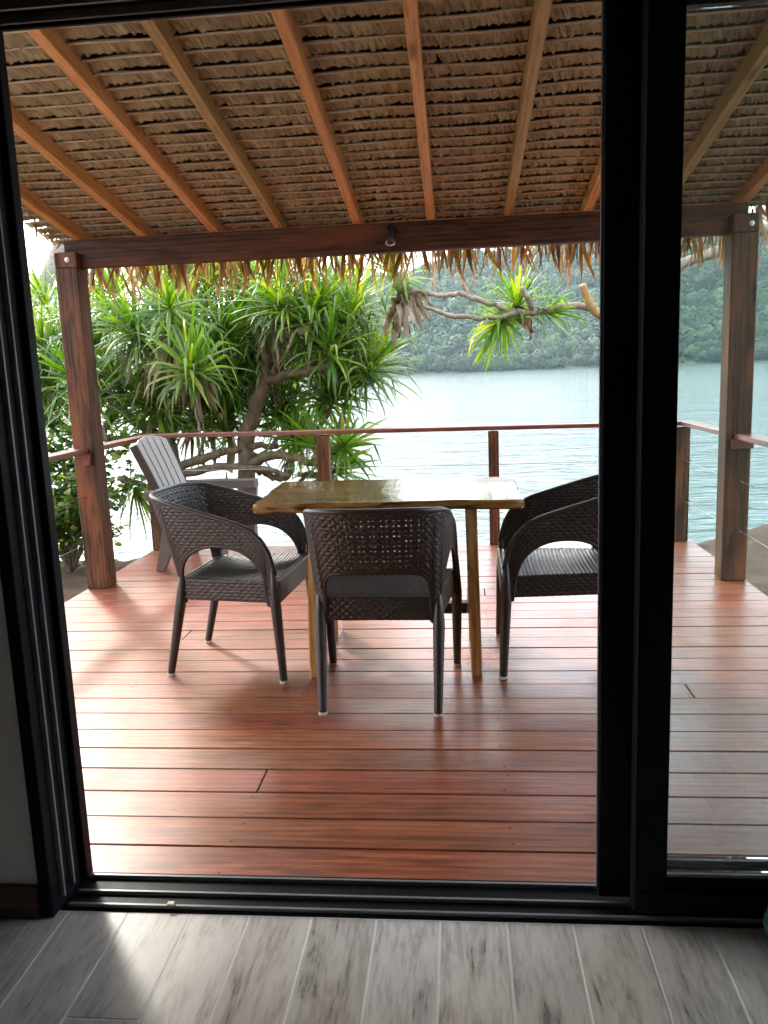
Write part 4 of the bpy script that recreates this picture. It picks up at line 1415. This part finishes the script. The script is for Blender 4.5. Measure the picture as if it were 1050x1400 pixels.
# seat slats
for k in range(5):
    mb = MB()
    t = k / 5
    p = Vector((0.27 - 0.42 * t, 0, 0.36 - 0.085 * t))
    slab_bar(mb, p + Vector((0, -0.235, 0)), p + Vector((0, 0.235, 0)), Vector((0.074, 0, 0.015)), Vector((-0.003, 0, 0.016)))
    mb.build('seat_slat', M['resin'], ad)
for s in (-1, 1):
    # wide arm with a turned-down edge
    mb = MB()
    out = [(-0.30, 0.225), (-0.30, 0.305), (-0.05, 0.335), (0.24, 0.345), (0.282, 0.325), (0.282, 0.235), (0.24, 0.222), (0.0, 0.222)]
    n = len(out)
    V = [(x, s * y_, z) for z in (0.488, 0.540, 0.546) for (x, y_) in [(ox * (0.985 if z > 0.543 else 1), oy) for ox, oy in out]]
    F = [tuple(range(n - 1, -1, -1)), tuple(2 * n + k for k in range(n))]
    for r_ in range(2):
        for k in range(n):
            F.append((r_ * n + k, r_ * n + (k + 1) % n, (r_ + 1) * n + (k + 1) % n, (r_ + 1) * n + k))
    mb.add(V, F if s > 0 else [f[::-1] for f in F])
    mb.build('arm', M['resin'], ad)
    # front leg: broad at the top
    mb = MB()
    slab_bar(mb, (0.235, s * 0.275, 0.489), (0.205, s * 0.285, 0.002), (0.105, 0, 0), (0, 0.042, 0), 0.55)
    mb.build('front_leg', M['resin'], ad)
    # raked rear leg
    mb = MB()
    slab_bar(mb, (-0.10, s * 0.262, 0.41), (-0.235, s * 0.275, 0.002), (0.15, 0, 0.0), (0, 0.040, 0), 0.36)
    mb.build('rear_leg', M['resin'], ad)
    mb = MB()
    slab_bar(mb, (0.19, s * 0.25, 0.33), (-0.13, s * 0.25, 0.265), (0.0, 0, 0.06), (0, 0.02, 0))
    mb.build('side_rail', M['resin'], ad)

# ------------------------------------------------------------------ pandanus trees
def strap(L, w_, d0, side, droop, kink_t, kink_a, n=8, fold=0.35):
    """long strap leaf; returns centre line frames -> vertices (3 per ring)"""
    d = Vector(d0).normalized(); p = Vector((0, 0, 0))
    V = []
    side = (Vector(side) - d * Vector(side).dot(d)).normalized()
    for i in range(n + 1):
        t = i / n
        w = w_ * min(1, 0.55 + t * 4) * (1 - max(0, (t - 0.45) / 0.55) ** 1.6) + 0.0015
        nrm = side.cross(d).normalized()
        if nrm.z < 0 and i == 0: pass
        V.append(p - side * w / 2 + nrm * w * fold * 0.5)
        V.append(p.copy())
        V.append(p + side * w / 2 + nrm * w * fold * 0.5)
        step = L / n
        p = p + d * step
        d = (d + Vector((0, 0, -1)) * droop * step * (0.4 + 1.6 * t)).normalized()
        if kink_t and abs(t - kink_t) < 0.5 / n:
            d = (d + Vector((0, 0, -1)) * kink_a).normalized()
        side = (side - d * side.dot(d))
        side = side.normalized() if side.length > 1e-4 else Vector((1, 0, 0))
    F = []
    for i in range(n):
        for e in range(2):
            a = i * 3 + e
            F.append((a, a + 1, a + 4, a + 3))
    return V, F

def rosette_leaves(axis, r, n, Ls, scale=1.0, wide=1.0):
    """list of (V,F,tint) for one rosette round the axis, base at the origin"""
    axis = Vector(axis).normalized()
    e1 = axis.orthogonal().normalized(); e2 = axis.cross(e1)
    out = []
    for k in range(n):
        f = (k + 0.5) / n
        th = R(8 + 100 * f ** 0.85) + r.normal(0, 0.12)
        ph = k * 2.39996 + r.normal(0, 0.18)
        rad = e1 * math.cos(ph) + e2 * math.sin(ph)
        d = axis * math.cos(th) + rad * math.sin(th)
        side = axis.cross(rad)
        L = r.uniform(*Ls) * scale * (0.72 + 0.36 * math.sin(math.pi * min(1, f * 0.8 + 0.2)))
        kt = r.uniform(0.40, 0.75) if r.random() < 0.58 else 0
        V, F = strap(L, r.uniform(0.020, 0.032) * wide, d, side, r.uniform(0.7, 1.9) * (0.5 + f), kt, r.uniform(0.7, 2.2), 8)
        base = axis * (0.12 * (1 - f)) * scale
        V = [v + base for v in V]
        out.append((V, F, r.random() * (0.80 if f < 0.8 else 1.0)))
    return out

def dead_skirt(axis, r, n, Ls):
    axis = Vector(axis).normalized()
    e1 = axis.orthogonal().normalized(); e2 = axis.cross(e1)
    mb = MB()
    for k in range(n):
        ph = r.uniform(0, 6.28)
        rad = e1 * math.cos(ph) + e2 * math.sin(ph)
        d = (rad * 0.8 - axis * r.uniform(0.2, 1.0)).normalized()
        V, F = strap(r.uniform(*Ls), r.uniform(0.018, 0.032), d, axis.cross(rad), r.uniform(3.0, 6.0), 0, 0, 6, 0.6)
        mb.add([v - axis * r.uniform(0.02, 0.14) for v in V], F, r.random())
    return mb

class Tree:
    def __init__(s, name, base, label):
        s.o = empty(name, base); tag(s.o, label, 'tree')
        s.base = Vector(base); s.nodes = []           # (point, radius)
    def limb(s, name, pts, r0, r1, mat, n=8, wob=0.009):
        P = smooth_path(pts, 6)
        P = [p + Vector(rng.normal(0, wob, 3)) * (0 if i in (0, len(P) - 1) else 1) for i, p in enumerate(P)]
        rad = [r0 + (r1 - r0) * i / (len(P) - 1) for i in range(len(P))]
        rad = [q * (1 + 0.08 * math.sin(i * 1.9)) for i, q in enumerate(rad)]
        V, F = tube_geo(P, rad, n)
        V = [v - s.base for v in V]
        ob = obj(name, mesh(name, V, F, mat, True), s.o)
        for p, q in zip(P, rad): s.nodes.append((p, q))
        return ob

def grow(tree, clusters, mat, r_tip=0.022):
    """join every cluster to the nearest point of the skeleton that lies below it"""
    done = []
    for (C, A) in sorted(clusters, key=lambda c: min((c[0] - n[0]).length for n in tree.nodes)):
        best = min(tree.nodes, key=lambda n: (C - n[0]).length + max(0, n[0].z - C.z + 0.05) * 2.0)
        p, q = best
        d = C - p
        mid = p + d * 0.5 + Vector((0, 0, -0.10 * d.length)) + Vector(rng.normal(0, 0.05, 3)) * d.length
        pre = C - A.normalized() * min(0.12, d.length * 0.3)
        tree.limb('branch', [p, mid, pre, C], min(q * 0.85, r_tip * 1.7), r_tip * 0.8, mat, 6, 0.008)

leaf_budget = [0]
def add_cluster(tree, C, A, n, Ls, scale, r, single=False, dead=0):
    C = Vector(C)
    loc = C - tree.base
    ls = rosette_leaves(A, r, n, Ls, scale)
    if single:
        # nearest rosettes: every leaf is a piece of its own under the rosette's heart
        V, F = tube_geo([Vector((0, 0, 0)) - Vector(A).normalized() * 0.05, Vector(A).normalized() * 0.10], [0.03, 0.012], 7)
        h_ = obj('leaf_cluster', mesh('leaf_cluster', V, F, M['pandan'], True, [0.3] * len(V)), tree.o, loc)
        for (V, F, t) in ls:
            obj('leaf', mesh('leaf', V, F, M['pandan'], True, [t] * len(V)), h_)
            leaf_budget[0] += 1
    else:
        mb = MB()
        for (V, F, t) in ls: mb.add(V, F, t)
        h_ = mb.build('leaf_cluster', M['pandan'], tree.o, True, loc)
    if dead:
        d_ = dead_skirt(A, r, dead, (0.35 * scale, 0.65 * scale)).build('dead_leaves', M['deadleaf'], tree.o, True, loc)
        d_['kind'] = 'stuff'
    return h_

def gz(x, y): return float(ground_z(np.array([x]), np.array([y]))[0])

# --- right-hand pandanus of the clump
C1 = [(335, 392, 7.7), (392, 388, 7.4), (440, 408, 7.2), (474, 446, 7.1), (488, 486, 7.35), (424, 440, 6.8), (372, 428, 7.0), (452, 482, 6.8), (398, 470, 7.7), (338, 450, 7.5),
      (440, 545, 7.5), (474, 524, 7.5), (395, 560, 7.9), (436, 612, 6.75), (470, 606, 6.9), (404, 600, 7.5), (362, 560, 7.8), (315, 570, 7.5), (350, 490, 8.0), (405, 510, 8.1), (320, 540, 7.9), (450, 640, 7.0), (462, 428, 7.8)]
C2 = [(160, 405, 7.3), (215, 398, 7.6), (280, 388, 7.4), (250, 436, 7.1), (268, 512, 6.55), (305, 450, 7.2), (188, 452, 6.9), (62, 476, 7.2), (75, 530, 7.6), (108, 444, 7.5), (112, 522, 6.9), (75, 580, 7.3), (165, 525, 7.5),
      (212, 550, 7.2), (150, 575, 7.7), (290, 560, 7.6), (240, 570, 7.5), (180, 658, 6.7), (115, 590, 7.9), (318, 510, 7.6), (225, 495, 7.9), (135, 476, 8.0), (265, 465, 8.0), (30, 515, 7.5), (60, 555, 8.0), (240, 385, 8.2), (320, 382, 8.2), (40, 440, 8.1)]
rx = np.random.default_rng(5)
def thicken(lst):
    """a second, smaller head of leaves near most of the heads"""
    out = list(lst)
    for (px, py, Y) in lst:
        if py < 575:
            out.append((px + rx.uniform(-32, 32), max(378, py + rx.uniform(-26, 26)), Y + rx.uniform(-0.35, 0.5)))
            out.append((px + rx.uniform(-30, 30), max(376, py + rx.uniform(-24, 20)), Y + rx.uniform(0.2, 0.9)))
    return out
C1 = thicken(C1); C2 = thicken(C2)
b1 = at(337, 655, 7.35); b1.z = gz(b1.x, b1.y) - 0.05
T1 = Tree('pandanus_tree', b1, 'green strap-leaved screw pine, the one on the right of the clump beyond the railing')
fork = at(364, 520, 7.3)
T1.limb('trunk', [b1, at(336, 620, 7.35), at(348, 565, 7.32), fork], 0.085, 0.060, M['bark'], 10, 0.006)
T1.limb('branch', [fork, at(362, 490, 7.25), at(352, 462, 7.3), at(342, 445, 7.4)], 0.050, 0.032, M['bark'])
T1.limb('branch', [fork, at(382, 500, 7.2), at(380, 470, 7.1), at(392, 440, 7.1)], 0.048, 0.032, M['bark'])
T1.limb('branch', [fork, at(400, 512, 7.1), at(430, 505, 6.95), at(455, 500, 6.85)], 0.045, 0.030, M['bark'])
T1.limb('branch', [at(337, 632, 7.35), at(380, 622, 7.2), at(420, 630, 7.0), at(440, 640, 6.9)], 0.045, 0.030, M['bark'])
T1.limb('branch', [at(337, 640, 7.35), at(360, 645, 7.5), at(385, 655, 7.4), at(400, 640, 7.3)], 0.038, 0.025, M['bark'])
b2 = at(250, 655, 7.45); b2.z = gz(b2.x, b2.y) - 0.05
T2 = Tree('pandanus_tree', b2, 'green strap-leaved screw pine, the one on the left of the clump behind the porch post')
f2 = at(240, 560, 7.5)
T2.limb('trunk', [b2, at(232, 625, 7.45), at(228, 595, 7.45), f2], 0.095, 0.07, M['bark'], 10, 0.006)
T2.limb('branch', [f2, at(245, 510, 7.4), at(225, 470, 7.4), at(215, 440, 7.5)], 0.05, 0.035, M['bark'])
T2.limb('branch', [f2, at(262, 535, 7.3), at(285, 500, 7.3), at(292, 465, 7.3)], 0.05, 0.035, M['bark'])
T2.limb('branch', [at(230, 600, 7.45), at(190, 580, 7.3), at(150, 545, 7.2), at(130, 510, 7.2)], 0.05, 0.035, M['bark'])
T2.limb('branch', [at(236, 640, 7.45), at(285, 625, 7.3), at(330, 612, 7.3), at(380, 610, 7.4)], 0.045, 0.026, M['bark'])
T2.limb('branch', [at(240, 650, 7.45), at(290, 640, 7.2), at(345, 640, 7.1), at(395, 650, 7.0)], 0.042, 0.022, M['bark'])
rc = np.random.default_rng(77)
def clusters_for(tree, lst, cx):
    out = []
    for (px, py, Y) in lst:
        C = at(px, py + 8, Y)
        A = Vector(((px - cx) / 260.0 + rc.normal(0, 0.2), -0.25 + rc.normal(0, 0.3), 0.85 + rc.normal(0, 0.15) - max(0, (py - 560) / 140.0)))
        out.append((C, A))
    grow(tree, out, M['bark'])
    return out
SINGLE1 = {3, 5, 7, 13}
SINGLE2 = {4, 6, 10}
for tree, lst, cx, sg in ((T1, C1, 390, SINGLE1), (T2, C2, 190, SINGLE2)):
    cl = clusters_for(tree, lst, cx)
    for i, (C, A) in enumerate(cl):
        low = lst[i][1] > 570
        add_cluster(tree, C, A, int(rc.integers(34, 44)) if i in sg else int(rc.integers(40, 54)), (0.48, 0.78), 0.78 if not low else 0.68, rc, i in sg, dead=int(rc.integers(3, 9)) if i % 3 == 0 else 0)
# the tangle of old hanging leaves in the left tree
mbd = dead_skirt(Vector((0.1, -0.2, 1)), rc, 55, (0.4, 0.75))
o = mbd.build('dead_leaves', M['deadleaf'], T2.o, True, at(235, 455, 7.0) - T2.base)
o['kind'] = 'stuff'

# --- the tree on the right whose bare branch reaches in under the eaves
TB = Vector((4.3, 7.4, gz(4.3, 7.4) - 0.05))
T3 = Tree('pandanus_tree', TB, 'screw pine reaching in from the right with a bare grey branch under the eaves')
YB = 7.0
T3.limb('trunk', [TB, Vector((4.25, 7.3, 0.8)), Vector((3.9, 7.15, 1.9)), Vector((3.3, 7.0, 2.38))], 0.10, 0.065, M['greybark'], 10, 0.01)
T3.limb('branch', [Vector((3.3, 7.0, 2.38)), at(1050, 312, YB), at(1000, 336, YB), at(925, 364, YB), at(870, 398, YB), at(818, 427, YB)], 0.050, 0.032, M['greybark'], 9, 0.006)
T3.limb('branch', [at(818, 427, YB), at(795, 418, YB), at(762, 420, YB), at(728, 427, YB), at(707, 427, YB)], 0.030, 0.029, M['greybark'], 9, 0.004)
T3.limb('branch', [at(707, 427, YB), at(690, 422, YB), at(660, 412, YB - 0.05), at(630, 402, YB - 0.08), at(604, 404, YB - 0.1), at(570, 399, YB - 0.1), at(550, 404, YB - 0.1)], 0.026, 0.016, M['greybark'], 8, 0.005)
T3.limb('branch', [at(707, 428, YB), at(680, 434, YB - 0.05), at(645, 434, YB - 0.1), at(612, 430, YB - 0.12), at(585, 420, YB - 0.12), at(556, 414, YB - 0.12)], 0.023, 0.014, M['greybark'], 8, 0.005)
T3.limb('branch_stub', [at(640, 406, YB - 0.05), at(636, 394, YB - 0.07), at(633, 387, YB - 0.08)], 0.024, 0.019, M['greybark'], 7, 0.001)
T3.limb('branch_stub', [at(727, 426, YB), at(722, 408, YB - 0.06), at(713, 393, YB - 0.08)], 0.025, 0.024, M['greybark'], 8, 0.001)
T3.limb('dead_stub', [at(824, 432, YB - 0.02), at(812, 424, YB - 0.06), at(803, 408, YB - 0.08), at(796, 389, YB - 0.1)], 0.040, 0.030, M['deadwood'], 9, 0.001)
for (px, py, Y, A, n, sc_, dd, single) in ((545, 386, YB - 0.1, (-0.35, -0.2, 0.9), 56, 0.72, 34, True), (708, 424, YB + 0.08, (-0.1, 0.1, 1.0), 60, 0.66, 0, True), (690, 434, YB + 0.05, (-0.45, -0.2, -0.6), 60, 0.60, 4, False), (738, 428, YB + 0.05, (0.6, -0.1, 0.1), 34, 0.58, 2, False)):
    add_cluster(T3, at(px, py, Y), Vector(A), n, (0.48, 0.74), sc_, rc, single, dd)
V, F = ico_arrays(2)
V = V * (1 + 0.10 * np.sin(V[:, :1] * 23) * np.sin(V[:, 1:2] * 19) * np.sin(V[:, 2:] * 21)) * np.array([0.062, 0.062, 0.085])
obj('fruit', npmesh('fruit', V, F, M['fruit'], False), T3.o, at(549, 388, YB - 0.22) - T3.base)
# its own crown, above and outside the frame
for k in range(9):
    C = Vector((rc.uniform(2.6, 5.4), rc.uniform(6.6, 8.6), rc.uniform(2.9, 4.0)))
    A = Vector((rc.normal(0, 0.4), rc.normal(0, 0.4), 1))
    grow(T3, [(C, A)], M['greybark'])
    add_cluster(T3, C, A, 40, (0.5, 0.8), 0.95, rc, False, 8)

# ------------------------------------------------------------------ coconut palm far left
def palm():
    base = Vector((-9.6, 14.0, gz(-9.6, 14.0) - 0.1))
    t = Tree('coconut_palm', base, 'leaning pale coconut palm trunk at the far left behind the pandanus')
    t.limb('trunk', [base, Vector((-8.7, 14, 1.2)), at(38, 420, 14), at(62, 385, 14), at(78, 350, 14), at(86, 322, 14), Vector((-6.45, 14, 4.9)), Vector((-6.3, 14, 6.2))], 0.16, 0.10, M['palmbark'], 10, 0.004)
    top = Vector((-6.3, 14, 6.25))
    for k in range(18):
        a = k * 2.4 + rc.normal(0, 0.1)
        el = R(60 - 95 * (k / 18))
        d = Vector((math.cos(a) * math.cos(el), math.sin(a) * math.cos(el), math.sin(el)))
        L = rc.uniform(2.4, 3.0)
        P = [top.copy()]
        for i in range(14):
            P.append(P[-1] + d * (L / 14))
            d = (d + Vector((0, 0, -0.085))).normalized()
        mb = MB()
        mb.tube([p - base for p in P], [0.03 - 0.025 * i / 14 for i in range(15)], 5, 0.5)
        for i in range(2, 15):
            dd = (P[i] - P[i - 1]).normalized()
            sd = dd.cross(Vector((0, 0, 1))).normalized()
            for j in range(2):
                pp = P[i - 1].lerp(P[i], j * 0.5)
                for s in (-1, 1):
                    q = (sd * s + dd * 0.6 + Vector((0, 0, -0.5))).normalized()
                    ll = 0.62 * math.sin(math.pi * (0.15 + 0.8 * i / 15))
                    w_ = dd * 0.022
                    e = pp + q * ll + Vector((0, 0, -0.12))
                    m_ = pp + q * ll * 0.5
                    mb.add([pp - w_ - base, pp + w_ - base, m_ + w_ - base, m_ - w_ - base, e - base], [(0, 1, 2, 3), (3, 2, 4)], rc.random())
        mb.build('frond', M['palm'], t.o)
palm()

# ------------------------------------------------------------------ round-leaved shrub by the bank
def shrub(base, label, spread, n_stem, px_seed):
    r = np.random.default_rng(px_seed)
    t = empty('leafy_shrub', base); tag(t, label, 'shrub')
    ends = []
    mb = MB()
    for k in range(n_stem):
        a = r.uniform(0, 6.28)
        tip = Vector((math.cos(a) * r.uniform(0.2, spread[0]), math.sin(a) * r.uniform(0.1, spread[1]), r.uniform(0.25, spread[2])))
        pts = smooth_path([(0, 0, 0), tip * 0.35 + Vector((0, 0, 0.15)), tip * 0.7 + Vector((0, 0, 0.08)), tip], 4)
        mb.tube(pts, [0.011 - 0.008 * i / (len(pts) - 1) for i in range(len(pts))], 5)
        ends += pts[4:]
        for j in range(4):
            s = pts[int(r.integers(4, len(pts)))]
            e = s + Vector(r.normal(0, 0.13, 3)) + Vector((0, 0, 0.03))
            mb.tube([s, s.lerp(e, 0.5) + Vector((0, 0, 0.02)), e], [0.004, 0.003, 0.002], 4)
            ends += [s.lerp(e, f) for f in (0.4, 0.7, 1.0)]
    mb.build('stems', M['bark'], t, True)
    ml = MB()
    for p in ends:
        for j in range(int(r.integers(3, 6))):
            c = p + Vector(r.normal(0, 0.055, 3))
            nrm = Vector((r.normal(0, 0.6), r.normal(-0.2, 0.6), 1)).normalized()
            e1 = nrm.orthogonal().normalized(); e2 = nrm.cross(e1)
            a0 = r.uniform(0, 6.28); s = r.uniform(0.022, 0.042)
            f1 = e1 * math.cos(a0) + e2 * math.sin(a0); f2 = nrm.cross(f1)
            out = [(-1, 0), (-0.6, 0.55), (0.1, 0.72), (0.75, 0.4), (1.1, 0), (0.75, -0.4), (0.1, -0.72), (-0.6, -0.55)]
            V = [c] + [c + f1 * x * s + f2 * y_ * s + nrm * (abs(y_) * s * 0.35 - 0.12 * s * x * x) for x, y_ in out]
            F = [(0, 1 + k, 1 + (k + 1) % 8) for k in range(8)]
            ml.add(V, F, r.random())
    f_ = ml.build('foliage', M['bush'], t, False)
    f_['kind'] = 'stuff'
    return t
sb = Vector((-3.35, 6.55, gz(-3.35, 6.55)))
shrub(sb, 'round-leaved green shrub with yellowing leaves left of the porch post', (0.75, 0.55, 1.05), 26, 301)
sb = Vector((-3.9, 7.2, gz(-3.9, 7.2)))
shrub(sb, 'taller round-leaved shrub behind the porch post, close to the water', (0.7, 0.5, 1.3), 18, 302)

# ------------------------------------------------------------------ haze over the lagoon
def haze():
    m = bpy.data.materials.new('haze')
    m.use_nodes = True
    nt = m.node_tree
    nt.nodes.remove(nt.nodes['Principled BSDF'])
    v = N(nt, 'ShaderNodeVolumePrincipled')
    v.inputs['Color'].default_value = (0.70, 0.88, 1.0, 1)
    v.inputs['Density'].default_value = 0.00013
    v.inputs['Anisotropy'].default_value = 0.2
    nt.links.new(v.outputs[0], nt.nodes['Material Output'].inputs['Volume'])
    mb = MB(); mb.box(-6500, 6500, -400, 9500, -8, 420)
    o = mb.build('haze', m)
    return tag(o, 'pale bluish haze in the air over the lagoon', 'haze', kind='stuff')
haze()
print('leaf pieces', leaf_budget, 'tips', nt_)
